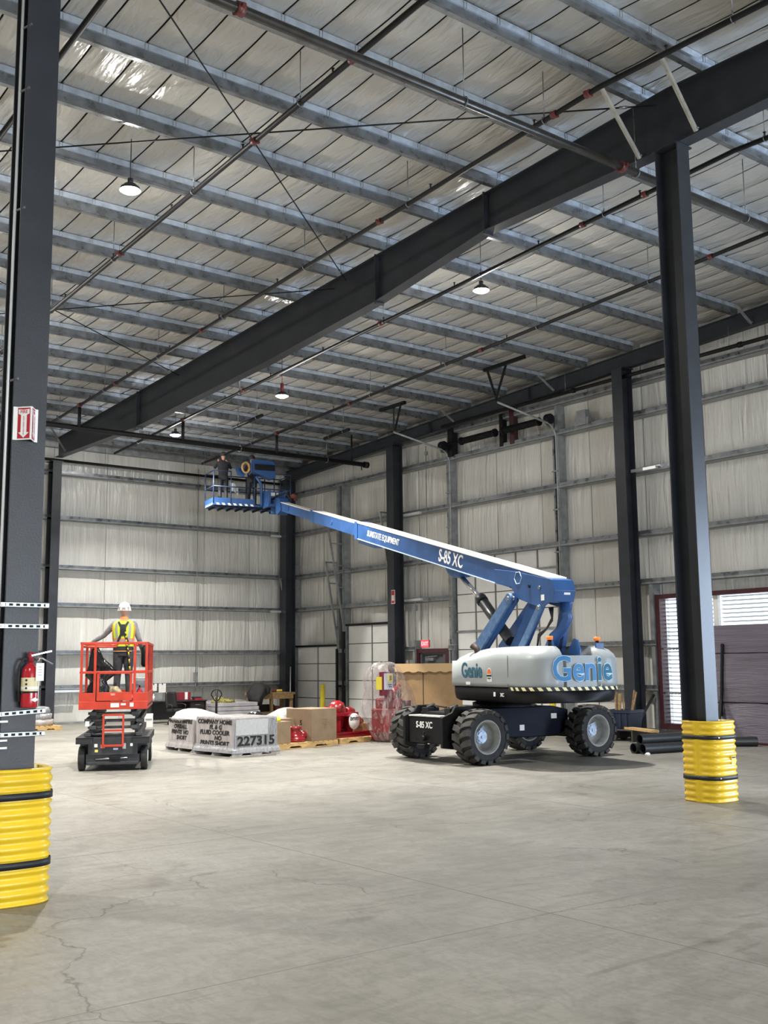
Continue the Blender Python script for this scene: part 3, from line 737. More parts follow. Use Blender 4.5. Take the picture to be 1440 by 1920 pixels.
# folded fire extinguisher sign
t = thing('fire_sign', 'folded red and white fire extinguisher sign on the left column', 'sign', (3.02, YC-.003, 3.945))
sh = .288; A, B, Cc, D, E_ = (-.112, 0), (-.080, -.004), (.012, -.098), (.072, -.004), (.100, 0)
def sign_face(p, q_, nm, mt, th=.004):
    mb = MB(); u = Vector((q_[0]-p[0], q_[1]-p[1], 0)); n_ = Vector((u.y, -u.x, 0)).normalized()*th
    P = [Vector((p[0], p[1], -sh/2)), Vector((q_[0], q_[1], -sh/2)), Vector((q_[0], q_[1], sh/2)), Vector((p[0], p[1], sh/2))]
    mb.add(P + [a + n_ for a in P], [(0,1,2,3),(7,6,5,4),(0,4,5,1),(1,5,6,2),(2,6,7,3),(3,7,4,0)]); return mb.build(nm, mt, t)
for p, q_ in ((A, B), (D, E_)): sign_face(p, q_, 'mounting_flap', paper)
for p, q_ in ((B, Cc), (Cc, D)):
    pan = sign_face(p, q_, 'sign_panel', paper)
    ux = Vector((q_[0]-p[0], q_[1]-p[1], 0)); Lw = ux.length; ux.normalize(); nrm = Vector((ux.y, -ux.x, 0)); mid = Vector(((p[0]+q_[0])/2, (p[1]+q_[1])/2, 0)) + nrm*.005
    def poly(pts, nm, mt, lift):
        mb = MB(); b = mid + nrm*lift; n0 = len(pts); P = [b + ux*(a*Lw) + Vector((0,0,z*sh)) for a, z in pts]
        mb.add(P + [v_ + nrm*.0008 for v_ in P], [list(range(n0)), list(range(n0, 2*n0))[::-1]]); mb.build(nm, mt, t)
    poly([(-.42,-.46),(.42,-.46),(.42,.46),(-.42,.46)], 'red_field', sign_red, 0)
    poly([(-.37,.42),(0,.40),(.37,.42),(.37,.28),(.20,.25),(.20,-.28),(.36,-.28),(0,-.44),(-.36,-.28),(-.20,-.28),(-.20,.25),(-.37,.28)], 'white_arrow', paper, .0012)
    o0 = mid + nrm*.003 + Vector((0,0,.335*sh))
    text('lettering', 'FIRE', .036*min(1, Lw/.12), sign_red, t, o0, ux, (0,0,1), .0004, .0006)
    text('lettering', '\n'.join('EXTINGUISHER'), .016, sign_red, t, mid + nrm*.003 + Vector((0,0,-.075*sh)), ux, (0,0,1), .0004, .0002, line=.85)
# fire extinguisher
t = thing('fire_extinguisher', 'red fire extinguisher with white tag strapped to the left column', 'fire extinguisher', (3.105, YC-.085, 1.56))
MB().lathe([(.001,0),(.062,0),(.068,.012),(.070,.05),(.070,.275),(.062,.315),(.040,.345),(.020,.36),(.020,.375),(.001,.375)], 28).build('cylinder', mat('extinguisher_red', (.40,.010,.018), .22, coat=.3), t)
MB().lathe([(.0712,.135),(.0712,.245)], 28).build('label_band', mat('label_cream', (.68,.62,.38), .5), t)
q = MB()
for i in range(10):
    a = radians(215 + i*12); 
for j in range(3): q.cyl((.0722*cos(radians(228)), .0722*sin(radians(228)), .16+j*.032), (.074*cos(radians(228)), .074*sin(radians(228)), .16+j*.032), .010, 6)
q.build('label_marks', black_ink, t)
MB().lathe([(.0716,.150),(.0716,.172)], 28).build('pictogram_band', paper, t)
MB().lathe([(.001,.372),(.024,.372),(.024,.43),(.020,.455),(.001,.455)], 16).build('valve', mat('extinguisher_valve', (.28,.015,.03), .35), t)
q = MB(); q.bar((.0,-.02,.425), (.16,-.04,.462), .022, .010); q.build('carry_handle', chrome, t)
q = MB(); q.tube([(.03,-.02,.40), (.09,-.03,.40), (.17,-.045,.352)], .009, 6); q.build('lever', chrome_dull, t)
q = MB(); q.tube([(.025,-.02,.395), (.05,-.045,.41), (.062,-.04,.385), (.04,-.03,.37), (.022,-.02,.385)], .003, 5); q.build('pull_ring', chrome, t)
q = MB(); q.tube([(-.02,0,.40), (-.06,.0,.395), (-.088,.01,.34), (-.092,.012,.22), (-.078,.02,.05)], .011, 8); q.build('hose', rubber, t)
MB().box((.052,-.080,.29), (.075,.004,.145), rz=.25).build('inspection_tag', paper, t)
q = MB(); q.tube([(.05,-.078,.22), (.045,-.075,.12), (.046,-.072,.01)], .003, 5); q.build('tag_tie', paper, t)
text('tag_print', '----\n-----\n-----\n-----', .022, black_ink, t, (.051,-.0835,.30), (cos(.25), sin(.25), 0), (0,0,1), .0004)
q = MB(); w_ = .040
q.add([(-w_*.9+.02,-.0715,.065),(.02,-.0735,.048),(w_*.9+.02,-.0715,.065),(.02,-.0735,.083)], [(0,1,2,3)]); q.build('diamond_decal', paper, t)
q = MB(); q.lathe([(.0722,.120),(.0722,.134)], 24); q.b2(-.08,-.05,-.03,.09,.118,.136); q.build('bracket_strap', black_paint, t)
# ================================================================ BOOM LIFT
BL_ = thing('boom_lift', 'large blue telescopic boom lift with grey turntable covers, boom raised to the roof', 'boom lift', (15.3, 16.0, 0))
RC, RT = radians(-3), radians(-12)
def cpart(mb, name, mt, bevel=0, parent=None):
    o = mb.build(name, mt, parent or BL_, bevel)
    if parent is None: o.rotation_euler = (0, 0, RC); o.location = (-.03, -.03, 0)
    return o
def tpart(mb, name, mt, bevel=0, parent=None):
    o = mb.build(name, mt, parent or BL_, bevel)
    if parent is None: o.rotation_euler = (0, 0, RT)
    return o
def tt(name, *a, **k):
    o = text(name, *a, **k); return o
# --- wheels
TY = MB(); TY.lathe([(.31,-.20),(.40,-.228),(.452,-.222),(.468,-.17),(.474,0),(.468,.17),(.452,.222),(.40,.228),(.31,.20)], 40, ax='Y')
LG = MB()
nl = 17
for side in (-1, 1):
    for i in range(nl):
        a0 = 2*pi*(i + (.5 if side > 0 else 0))/nl
        def pt(a, y, r): return (r*sin(a), y, r*cos(a))
        w1 = .085; sk = .16
        st = [(0.0*side, 0.0, .10), (.13*side, sk*.7, .125), (.236*side, sk, .135)]
        P = []
        for (y, da, w) in st:
            rt = .515 if abs(y) < .2 else .500
            P += [pt(a0+da-w, y, .452), pt(a0+da+w, y, .452), pt(a0+da+w*.84, y, rt), pt(a0+da-w*.84, y, rt)]
        F = [(0,1,2,3),(11,10,9,8)]
        for j in (0, 4): F += [(j,j+4,j+5,j+1),(j+1,j+5,j+6,j+2),(j+2,j+6,j+7,j+3),(j+3,j+7,j+4,j)]
        LG.add(P, F)
        # shoulder block running down the sidewall
        y = .228*side; P = [pt(a0+sk-.12, y, .43), pt(a0+sk+.12, y, .43), pt(a0+sk+.115, y, .497), pt(a0+sk-.115, y, .497)]
        P += [(p[0], p[1]+.014*side, p[2]) for p in P]; LG.add(P, [(0,1,2,3),(7,6,5,4),(0,4,5,1),(1,5,6,2),(2,6,7,3),(3,7,4,0)])
RM = MB(); RM.lathe([(.318,-.206),(.312,-.216),(.296,-.214),(.288,-.19),(.270,-.175),(.262,-.05),(.255,.06),(.09,.07)], 40, ax='Y'); RM.lathe([(.318,.206),(.300,.214),(.285,.18),(.27,.07)], 40, ax='Y')
HB = MB(); HB.cyl((0,.07,0),(0,-.035,0), .125, 28); HB.cyl((0,-.035,0),(0,-.06,0), .10, 28); HB.cyl((0,-.06,0),(0,-.075,0), .03, 12)
for i in range(10): a = 2*pi*i/10; HB.cyl((.108*cos(a), -.03, .108*sin(a)), (.108*cos(a), -.052, .108*sin(a)), .012, 6)
SPK = MB()
for a in (radians(60), radians(240)): SPK.box((.16*cos(a)*.9-.02, .04, .17*sin(a)), (.11, .03, .13), M=Matrix.Rotation(-a, 3, 'Y'))
ty_m, lg_m, rm_m, hb_m, sp_m = None, None, None, None, None
proto = None
for (u, v, st_) in ((-1.45, -1.02, 0), (-1.45, 1.02, 4), (1.43, -1.02, 0), (1.43, 1.02, 0)):
    a = RC; px, py = u*cos(a)-v*sin(a)-.03, u*sin(a)+v*cos(a)-.03
    if proto is None:
        proto = TY.build('wheel', rubber, BL_); LG.build('tread_lugs', rubber_lug, proto); RM.build('rim', rim_grey, proto); HB.build('hub', hub_pale, proto); SPK.build('hub_bracket', hub_pale, proto)
        w = proto
    else: w = copy_tree(proto)
    w.location = (px, py, .508); w.rotation_euler = (0, random.uniform(0, 1), RC + (pi if v > 0 else 0) + radians(st_))
# --- chassis
q = MB(); q.prism([(-1.15,.50),(-.75,.42),(.85,.40),(1.2,.52),(1.2,.92),(.8,1.0),(-.8,1.0),(-1.15,.94)], (0,.62,0), (1,0,0), (0,0,1), 1.24); cpart(q, 'chassis', navy_paint, .02)
for u in (-1.45, 1.43):
    q = MB(); q.b2(u-.17, u+.17, -.80, .80, .36, .66); q.cyl((u,-.82,.508),(u,-.92,.508), .16, 16); q.cyl((u,.82,.508),(u,.92,.508), .16, 16); cpart(q, 'axle', black_paint, .02)
q = MB(); q.b2(-1.98,-1.60,-.52,.52,.36,.86); q.b2(-1.75,-1.1,-.45,.45,.5,.95); ft = cpart(q, 'front_axle_housing', black_paint, .02)
for v in (-.60, .60):
    q = MB(); q.prism([(-2.05,.30),(-1.55,.24),(-1.3,.5),(-1.3,1.0),(-1.42,1.06),(-1.72,1.06),(-1.80,.95),(-2.05,.86)], (0,v+.03,0), (1,0,0), (0,0,1), .06); cpart(q, 'axle_side_plate', black_paint, .01)
q = MB(); q.b2(-2.0,-1.62,-.50,.50,.862,.885); cpart(q, 'step_plate', mat('worn_step', (.62,.62,.60), .4, 0, .2, 20))
q = MB(); q.cyl((-2.0,-.03,.46),(-2.08,-.03,.46), .05, 12); q.b2(-2.12,-1.98,-.14,.08,.27,.35); q.cyl((-2.02,-.03,.56),(-2.05,-.03,.56), .03, 10); cpart(q, 'tow_hitch', black_paint, .01)
for v in (-.40, .32):
    q = MB(); q.b2(-1.75,-1.45, v-.09, v+.09, .90, 1.02); q.cyl((-1.7,v,1.0),(-1.5,v,1.06), .045, 10); cpart(q, 'steer_cylinder', black_paint, .01)
q = MB(); q.tube([(-1.6,.62,.8),(-1.72,.78,.62),(-1.6,.84,.45)], .02, 6); q.tube([(-1.55,.62,.75),(-1.66,.76,.6),(-1.55,.84,.48)], .02, 6); q.tube([(-1.5,.3,1.0),(-1.66,.1,1.06),(-1.6,-.2,1.03)], .018, 6); cpart(q, 'hydraulic_hoses', rubber)
o = text('lettering', 'S-85 XC', .17, white_ink, BL_, (-1.985, 0.02, .70), (0,-1,0), (0,0,1), .003, .003, sx=.88); o.rotation_euler = (0,0,RC); o.location = (-.03,-.03,0)
for (u, z, w_, h_) in ((-.06,.60,.12,.11), (.80,.80,.15,.10)):
    q = MB(); q.b2(u-w_/2, u+w_/2, -.625, -.615, z-h_/2, z+h_/2); cpart(q, 'decal', paper)
q = MB(); q.lathe([(.62,1.0),(.62,1.08),(.55,1.10),(.55,1.18),(.7,1.18)], 40, ax='Z'); tpart(q, 'slew_ring', black_paint)
# --- turntable covers
HW, RE, FR = 1.07, -2.76, .42
def half(inset, c=.33, nr=14, nf=6):
    hw, re, fr = HW-inset, RE+inset, FR-inset; P = [(-c, fr)]
    r = .34
    for i in range(nf+1):
        a = pi/2 + (pi/2)*i/nf; P.append((-hw + r + r*cos(a), fr - r + r*sin(a)))
    P.append((-hw, -.9)); P.append((-hw, -1.5))
    rx, ry = .46, .58
    for i in range(nr+1):
        a = pi + (pi/2)*i/nr; P.append((-hw + rx + rx*cos(a), re + .06 + ry + ry*sin(a)))
    P.append((-c, re + .01)); return P
LEV = [(1.425,.0),(1.50,-.008),(1.92,.0),(2.02,.035),(2.10,.10),(2.165,.22),(2.175,.5)]
def side_cover(sgn, c):
    rings = []
    for i, (z, ins) in enumerate(LEV):
        drop = 0
        rings.append([(sgn*x, y, z - (.18*max(0, (y+1.3)/1.75)**1.5 if z > 1.95 else 0) - (.0)) for x, y in half(min(ins, .45), c)])
    q = MB(); q.loft(rings); return q
tpart(side_cover(-1, .33), 'engine_cover', genie_grey)
tpart(side_cover(1, .42), 'tank_cover', genie_grey)
q = MB(); q.b2(-.345, .435, RE+.02, RE+.55, 1.42, 1.99); tpart(q, 'counterweight', genie_grey, .01)
rings = []
for z, ins in ((1.14,.10),(1.18,.05),(1.30,.03),(1.425,.03)):
    h_ = half(ins, .0); rings.append([(x, y, z) for x, y in h_] + [(-x, y, z) for x, y in h_[::-1]])
q = MB(); q.loft(rings); tpart(q, 'lower_skirt', black_paint)
# wrapping helper: walk along the outline from the left front corner, around the rear, to the right
path = half(0, .33) + [(-x, y) for x, y in half(0, .42)[::-1]]
cum = [0]
for a, b in zip(path[:-1], path[1:]): cum.append(cum[-1] + hypot(b[0]-a[0], b[1]-a[1]))
def walk(L_):
    for i in range(len(path)-1):
        if cum[i] <= L_ <= cum[i+1] and cum[i+1] > cum[i]:
            t_ = (L_-cum[i])/(cum[i+1]-cum[i]); a, b = Vector(path[i]), Vector(path[i+1]); d = (b-a).normalized()
            return a + (b-a)*t_, Vector((d.y, -d.x))*-1
    return Vector(path[-1]), Vector((1, 0))
def Lat(pred):
    best = min(range(0, 4000), key=lambda i: pred(walk(cum[-1]*i/4000)[0])); return cum[-1]*best/4000
L_side = lambda s: Lat(lambda p: abs(p.y-s) + (10 if p.x > -.8 else 0))
L_rear = lambda x: Lat(lambda p: abs(p.x-x) + (10 if p.y > -2.3 else 0))
def wrapper(L0, z0, off):
    def w(u, v, d):
        p, n_ = walk(L0+u)
        if n_.dot(p - Vector((0, -1.3))) < 0: n_ = -n_
        q_ = p + n_*(off + d); return Vector((q_.x, q_.y, z0+v))
    return w
def wtext(nm, body, size, mt, L0, z0, off, bold, sx=1.0, space=1.0, ext=.004):
    o = text(nm, body, size, mt, BL_, None, None, None, ext, bold, wrap=wrapper(L0, z0, off), sx=sx, space=space); o.rotation_euler = (0,0,RT); return o
def wpatch(nm, mt, L0, L1, z0, z1, off=.008, skew=0, th=.006):
    w = wrapper(0, 0, off); q = MB(); n_ = 4
    P = [w(L0+(L1-L0)*i/n_, z0, 0) for i in range(n_+1)] + [w(L0+(L1-L0)*i/n_+skew, z1, 0) for i in range(n_+1)]
    q.add(P, [(i, i+1, n_+2+i, n_+1+i) for i in range(n_)]); o = q.build(nm, mt, BL_, fix=False); o.rotation_euler = (0,0,RT); return o
Lg = L_rear(.02); Ls = L_side(-.62)
wtext('rear_lettering_edge', 'Genie', .62, letter_edge, Lg, 1.735, .020, .020, .89, 1.0, .003)
o = wtext('rear_lettering', 'Genie', .62, letter_blue, Lg, 1.735, .027, .011, .89, 1.0, .003)
o.data.materials.append(letter_teal)
for p_ in o.data.polygons: p_.material_index = 1 if p_.center.x > .31 else 0
wtext('side_lettering', 'Genie', .40, teal, Ls, 1.72, .014, .010, .82)
Lr = L_side(-1.28)
wpatch('round_decal', paper, Lr-.085, Lr+.085, 1.52, 1.68, .010); 
q = MB(); w_ = wrapper(Lr, 1.68, .011); P = [w_(.085*cos(pi*i/12), .10*sin(pi*i/12), 0) for i in range(13)]; q.add(P, [list(range(13))]); o = q.build('round_decal', paper, BL_, fix=False); o.rotation_euler = (0,0,RT)
q = MB(); w_ = wrapper(Lr, 1.665, .016); P = [w_(.07*cos(pi*i/12), .095*sin(pi*i/12), 0) for i in range(13)]; q.add(P, [list(range(13))]); o = q.build('sun_decal', mat('decal_orange', (.75,.16,.03), .5), BL_, fix=False); o.rotation_euler = (0,0,RT)
wtext('decal_print', 'SUNSTATE', .045, black_ink, Lr, 1.63, .018, .001, .75)
wtext('decal_print', 'Equipment\n--------', .032, black_ink, Lr, 1.57, .018, .0, .8)
wpatch('decal', paper, L_side(-.42)-.03, L_side(-.42)+.14, 1.455, 1.51, .012)
Lm = L_side(-1.93)
wpatch('cover_seam', gap_dark, Lm-.008, Lm+.008, 1.43, 2.0, .006)
wpatch('decal', white_ink, L_side(-1.45)-.03, L_side(-1.45)+.04, 1.25, 1.33, .012)
wtext('skirt_print', 'XC', .09, white_ink, L_side(-1.72), 1.28, .010, .002)
cream = mat('hazard_cream', (.78,.74,.42), .5)
Lq = Lm + .08; Lend = cum[-1] - .9
wpatch('hazard_base', black_paint, Lq-.06, Lend+.02, 1.362, 1.432, .012) if False else None
q = MB(); w_ = wrapper(0, 0, .012); n_ = 60
P = [w_(Lq-.06+(Lend-Lq+.1)*i/n_, 1.362, 0) for i in range(n_+1)] + [w_(Lq-.06+(Lend-Lq+.1)*i/n_, 1.43, 0) for i in range(n_+1)]
q.add(P, [(i, i+1, n_+2+i, n_+1+i) for i in range(n_)]); o = q.build('hazard_band', black_ink, BL_, fix=False); o.rotation_euler = (0,0,RT)
i = 0
while Lq + i*.155 < Lend - .1:
    a = Lq + i*.155; wpatch('hazard_stripe', cream, a+.05, a+.125, 1.366, 1.427, .016, -.045); i += 1
# fittings on the turntable
q = MB(); q.tube([(-.88,-.55,1.98),(-.88,-.50,2.14),(-.93,-.42,2.22)], [.06,.06,.075], 14); tpart(q, 'exhaust_stack', mat('rusty_exhaust', (.05,.035,.028), .6, .3))
for (x, y, zt) in ((-.42, -2.35, 2.28), (.56, -2.46, 2.26)):
    q = MB(); q.cyl((x, y, zt), (x, y, zt+.07), .062, 16); bc = tpart(q, 'beacon', orange)
    MB().cyl((x, y, zt-.14), (x, y, zt), .035, 10).build('beacon_base', black_paint, bc)
q = MB(); q.b2(.46,.64,-2.56,-2.52,1.95,2.22); tpart(q, 'beacon_bracket', genie_blue, .01)
for x in (.02,):
    q = MB(); q.prism([(-2.2,1.6),(-2.66,1.6),(-2.66,2.1),(-2.58,2.28),(-2.46,2.30),(-2.3,2.1)], (x,0,0), (0,1,0), (0,0,1), .035); tpart(q, 'mast_plate', genie_blue, .006)
q = MB(); q.prism([(-1.9,1.6),(-2.3,1.6),(-2.3,2.15),(-2.22,2.3),(-2.1,2.3),(-1.95,2.1)], (-.30,0,0), (0,1,0), (0,0,1), .035); tpart(q, 'mast_plate', genie_blue, .006)
q = MB(); q.b2(-.28,.38,-2.35,.1,1.2,1.75); tpart(q, 'mast_frame', navy_paint)
q = MB(); q.tube([(.6,-2.48,2.1),(.52,-2.52,2.0),(.48,-2.6,1.95)], .012, 6); tpart(q, 'beacon_cable', rubber)
# --- boom
EPS = .241
def zt(s): return 3.94 + EPS*s
def boompoly(s0, s1, top, bot): return [(s0, zt(s0)-bot), (s1, zt(s1)-bot), (s1, zt(s1)-top), (s0, zt(s0)-top)]
q = MB(); q.prism(boompoly(-1.95, 6.85, .0, .42), (-.20,0,0), (0,1,0), (0,0,1), .40); main = tpart(q, 'main_boom', genie_blue, .008)
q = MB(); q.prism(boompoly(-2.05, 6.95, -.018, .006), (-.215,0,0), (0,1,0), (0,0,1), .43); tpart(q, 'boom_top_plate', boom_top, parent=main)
q = MB(); q.prism(boompoly(-.7, 6.90, .412, .432), (-.215,0,0), (0,1,0), (0,0,1), .43); tpart(q, 'boom_bottom_plate', letter_edge, parent=main)
q = MB(); q.prism(boompoly(6.72, 6.90, -.02, .45), (-.222,0,0), (0,1,0), (0,0,1), .444); tpart(q, 'boom_collar', genie_blue, .006, main)
q = MB(); q.prism(boompoly(5.9, 6.85, .43, .55), (-.12,0,0), (0,1,0), (0,0,1), .24); tpart(q, 'hose_tray', mat('pale_blue_box', (.12,.20,.42), .5), parent=main)
q = MB(); q.prism(boompoly(6.8, 10.15, .035, .375), (-.165,0,0), (0,1,0), (0,0,1), .33); mid_b = tpart(q, 'middle_boom', genie_blue, .006)
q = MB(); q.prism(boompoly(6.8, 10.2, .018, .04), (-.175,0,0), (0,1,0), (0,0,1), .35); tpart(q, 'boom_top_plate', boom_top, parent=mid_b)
q = MB(); q.prism(boompoly(10.02, 10.2, .012, .39), (-.18,0,0), (0,1,0), (0,0,1), .36); tpart(q, 'boom_collar', genie_blue, .005, mid_b)
q = MB(); q.prism(boompoly(10.1, 13.05, .07, .345), (-.13,0,0), (0,1,0), (0,0,1), .26); tip_b = tpart(q, 'tip_boom', genie_blue, .006)
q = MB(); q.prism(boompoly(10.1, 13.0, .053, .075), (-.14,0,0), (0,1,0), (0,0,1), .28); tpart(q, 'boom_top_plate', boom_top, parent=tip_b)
for (s0, dz) in ((8.6, .2), (12.2, .2)): q = MB(); q.cyl((-.168 if s0 < 10 else -.132, s0, zt(s0)-dz), (-.180 if s0 < 10 else -.144, s0, zt(s0)-dz), .07, 16); tpart(q, 'wear_pad_cover', genie_blue, parent=mid_b if s0 < 10 else tip_b)
n_ = sqrt(1+EPS*EPS); ub = (0, -1/n_, -EPS/n_); vb = (0, -EPS/n_, 1/n_)
text('boom_lettering', 'S-85 XC', .40, white_ink, main, (-.203, 1.72, zt(1.72)-.21), ub, vb, .003, .006, sx=.80)
text('boom_lettering', 'SUNSTATE EQUIPMENT', .215, white_ink, main, (-.203, 5.20, zt(5.2)-.20), ub, vb, .003, .002, sx=.84, shear=.1)
# heavy side plates at the boom foot
pl = [(-2.05, zt(-2.05)-.01), (-.9, zt(-.9)-.06), (-.15, zt(-.15)-.14), (-.18, zt(-.18)-.42), (-.78, 3.36), (-1.0, 3.12), (-1.5, 2.98), (-1.85, 2.90), (-2.08, 2.98)]
for x in (-.235, .20):
    q = MB(); q.prism(pl, (x,0,0), (0,1,0), (0,0,1), .035); sp = tpart(q, 'boom_foot_plate', genie_blue, .006)
    if x < 0:
        q = MB(); q.tube([(-.237, -1.05+.13*cos(a), 3.52+.13*sin(a)) for a in [radians(t_) for t_ in (0,60,120,180,240,300,360)]], .008, 5); tpart(q, 'access_ring', letter_edge, parent=sp)
        for (s_, z_) in ((-1.45, 3.33), (-1.80, 3.28)): q = MB(); q.cyl((-.236, s_, z_), (-.256, s_, z_), .035, 12); tpart(q, 'pin', chrome_dull if s_ < -1.5 else black_paint, parent=sp)
        q = MB(); q.b2(-.242,-.236,-1.95,-1.84,3.03,3.14); tpart(q, 'decal', paper, parent=sp)
q = MB(); q.prism([(-2.05,3.44),(-2.05,2.98),(-2.22,2.99),(-2.30,3.20),(-2.22,3.40)], (-.24,0,0), (0,1,0), (0,0,1), .48); ec = tpart(q, 'boom_end_cap', genie_blue, .01)
q = MB(); q.b2(-.02,.12,-2.285,-2.26,3.12,3.20); tpart(q, 'decal', paper, parent=ec)
# linkage
def link(x, a, b, w_, th, nm, mt, bev=.008):
    q = MB(); q.bar((x, a[0], a[1]), (x, b[0], b[1]), th, w_, (1,0,0)) if False else None
    d = Vector((0, b[0]-a[0], b[1]-a[1])); n2 = Vector((0, -d.z, d.y)).normalized()*(w_/2)
    A_, B_ = Vector((x-th/2, a[0], a[1])), Vector((x-th/2, b[0], b[1]))
    P = [A_-n2, B_-n2*1.35, B_+n2*1.35, A_+n2]; P += [p + Vector((th,0,0)) for p in P]
    q.add(P, [(0,1,2,3),(7,6,5,4),(0,4,5,1),(1,5,6,2),(2,6,7,3),(3,7,4,0)])
    q.cyl((x-th/2-.004, a[0], a[1]), (x+th/2+.004, a[0], a[1]), w_/2, 18)
    o = tpart(q, nm, mt, bev)
    q = MB(); q.cyl((x-th/2-.03, a[0], a[1]), (x+th/2+.02, a[0], a[1]), .04, 12); tpart(q, 'pin', chrome_dull, parent=o)
    return o
link(-.33, (-.86, 3.13), (.50, 2.10), .20, .06, 'mast_link', genie_blue_worn)
link(-.20, (-.86, 3.13), (.50, 2.10), .22, .06, 'mast_link', genie_blue)
link(.30, (-.86, 3.13), (.50, 2.10), .22, .06, 'mast_link', genie_blue)
link(-.22, (-1.75, 2.90), (-.95, 2.0), .13, .05, 'compression_link', genie_blue_worn)
link(.05, (-1.35, 3.05), (-.35, 1.9), .28, .16, 'riser_cylinder_cover', genie_blue)
link(.24, (-2.0, 3.0), (-1.6, 1.9), .24, .10, 'rear_riser', genie_blue)
q = MB(); q.tube([(.1,-2.1,3.0),(.12,-2.18,2.7),(.1,-2.05,2.5),(.0,-1.9,2.35),(.0,-1.75,2.0)], [.09,.10,.10,.11,.12], 12); tpart(q, 'riser_arm', genie_blue)
q = MB()
for k_ in range(3): q.tube([(-.1+.04*k_,-1.9,2.9),(-.12,-2.02,2.65+.03*k_),(-.14,-1.85,2.5),(-.16,-1.6,2.4-.03*k_),(-.1,-1.45,2.15)], .018, 6)
tpart(q, 'hydraulic_hoses', rubber)
q = MB(); q.cyl((0, 1.72, zt(1.72)-.52), (0, .70, 3.15), .055, 16); lc = tpart(q, 'lift_cylinder_rod', chrome)
q = MB(); q.cyl((0, .75, 3.19), (0, -.35, 2.30), .115, 20); q.cyl((0,.80,3.23),(0,.70,3.15), .128, 20); tpart(q, 'lift_cylinder', mat('cylinder_black', (.03,.032,.035), .3, .2))
q = MB(); q.prism([(1.35, zt(1.35)-.42),(2.1, zt(2.1)-.42),(1.95, zt(1.95)-.56),(1.7, zt(1.7)-.62),(1.5, zt(1.5)-.56)], (-.15,0,0), (0,1,0), (0,0,1), .30); tpart(q, 'cylinder_clevis', genie_blue, .006)
# --- platform head and basket
q = MB(); q.prism([(12.75,6.72),(13.1,6.60),(13.35,6.75),(13.3,7.18),(12.9,7.12)], (-.17,0,0), (0,1,0), (0,0,1), .34); tpart(q, 'boom_head', genie_blue, .01)
q = MB(); q.b2(-.38,.22,13.5,13.58,7.20,7.42); q.b2(-.38,-.30,13.3,13.9,6.9,7.42); q.b2(.14,.22,13.2,13.9,6.9,7.42); q.b2(-.42,.24,13.25,13.34,6.88,6.97); q.cyl((-.08,13.6,6.7),(-.08,13.6,7.4), .12, 14); hd = tpart(q, 'platform_rotator', genie_blue, .01)
q = MB(); q.b2(-.28,.02,13.485,13.50,7.27,7.38); tpart(q, 'decal', paper, parent=hd)
q = MB(); q.tube([(.1,12.6,7.05),(.05,12.9,7.3),(-.1,13.3,7.25),(-.2,13.7,7.1)], .03, 8); q.tube([(.15,12.7,7.05),(.2,13.1,7.28),(.1,13.6,7.0)], .03, 8); tpart(q, 'hose_bundle', rubber)
q = MB(); q.tube([(.28,12.9,7.2),(.45,13.2,7.28),(.62,13.5,7.2)], .07, 8); tpart(q, 'hose_sleeve', mat('red_hose', (.20,.05,.03), .6))
BX0, BX1, BY0, BY1, BZ = -2.0, .62, 14.0, 14.95, 7.02
q = MB(); q.b2(BX0, BX1, BY0, BY1, BZ-.07, BZ); bk = tpart(q, 'basket_floor', genie_blue, .006)
q = MB()
for x in [BX0+.1+i*.3 for i in range(9)]: q.b2(x, x+.04, BY0+.02, BY1-.02, BZ-.13, BZ-.07)
q.b2(BX0, BX1, BY0, BY0+.05, BZ-.13, BZ-.07); tpart(q, 'floor_frame', navy_paint, parent=bk)
q = MB(); q.b2(BX0, -.6, BY0-.012, BY0+.005, BZ-.06, BZ+.18); q.b2(BX0-.012, BX0+.005, BY0, BY1, BZ-.06, BZ+.18); q.b2(BX0, BX1, BY1-.01, BY1+.01, BZ-.06, BZ+.18); tpart(q, 'toe_board', genie_blue)
for i in range(7):
    x = BX0 + .12 + i*.19; q = MB(); q.prism([(x, BZ-.055), (x+.09, BZ-.055), (x+.05, BZ+.01), (x-.04, BZ+.01)], (0, BY0-.014, 0), (1,0,0), (0,0,1), .004); tpart(q, 'hazard_stripe', white_paint)
for i in range(4):
    y = BY0 + .1 + i*.22; q = MB(); q.prism([(y, BZ-.055), (y+.1, BZ-.055), (y+.06, BZ+.01), (y-.04, BZ+.01)], (BX0-.014, 0, 0), (0,1,0), (0,0,1), .004); tpart(q, 'hazard_stripe', white_paint)
rail_m = mat('rail_navy', (.025,.045,.10), .4)
TZ = BZ + 1.06
for (x, y) in ((BX0,BY0),(-1.42,BY0),(-.62,BY0),(.05,BY0),(BX1,BY0),(BX0,BY1),(-1.3,BY1),(-.6,BY1),(.05,BY1),(BX1,BY1)):
    q = MB(); q.cyl((x,y,BZ),(x,y,TZ), .020, 8); tpart(q, 'rail_post', rail_m)
for z in (BZ+.55, TZ):
    q = MB(); q.tube([(BX0,BY0,z),(BX0,BY1,z),(BX1,BY1,z),(BX1,BY0,z),(-.62,BY0,z)], .020, 8); q.tube([(BX0,BY0,z),(-1.42,BY0,z)] if z > BZ+.6 else [(BX0,BY0,z),(-.62,BY0,z)], .020, 8); tpart(q, 'guard_rail', rail_m)
q = MB(); q.prism([(-.72,8.50),(-.05,8.47),(.02,8.40),(.02,7.92),(-.12,7.86),(-.60,8.02),(-.72,8.10)], (0, BY0-.22, 0), (1,0,0), (0,0,1), -.30); cs = tpart(q, 'control_console', mat('console_blue', (.02,.08,.24), .35), .02)
q = MB(); q.b2(-.70,.0,BY0-.225,BY0-.21,8.14,8.34); tpart(q, 'console_band', black_paint, parent=cs)
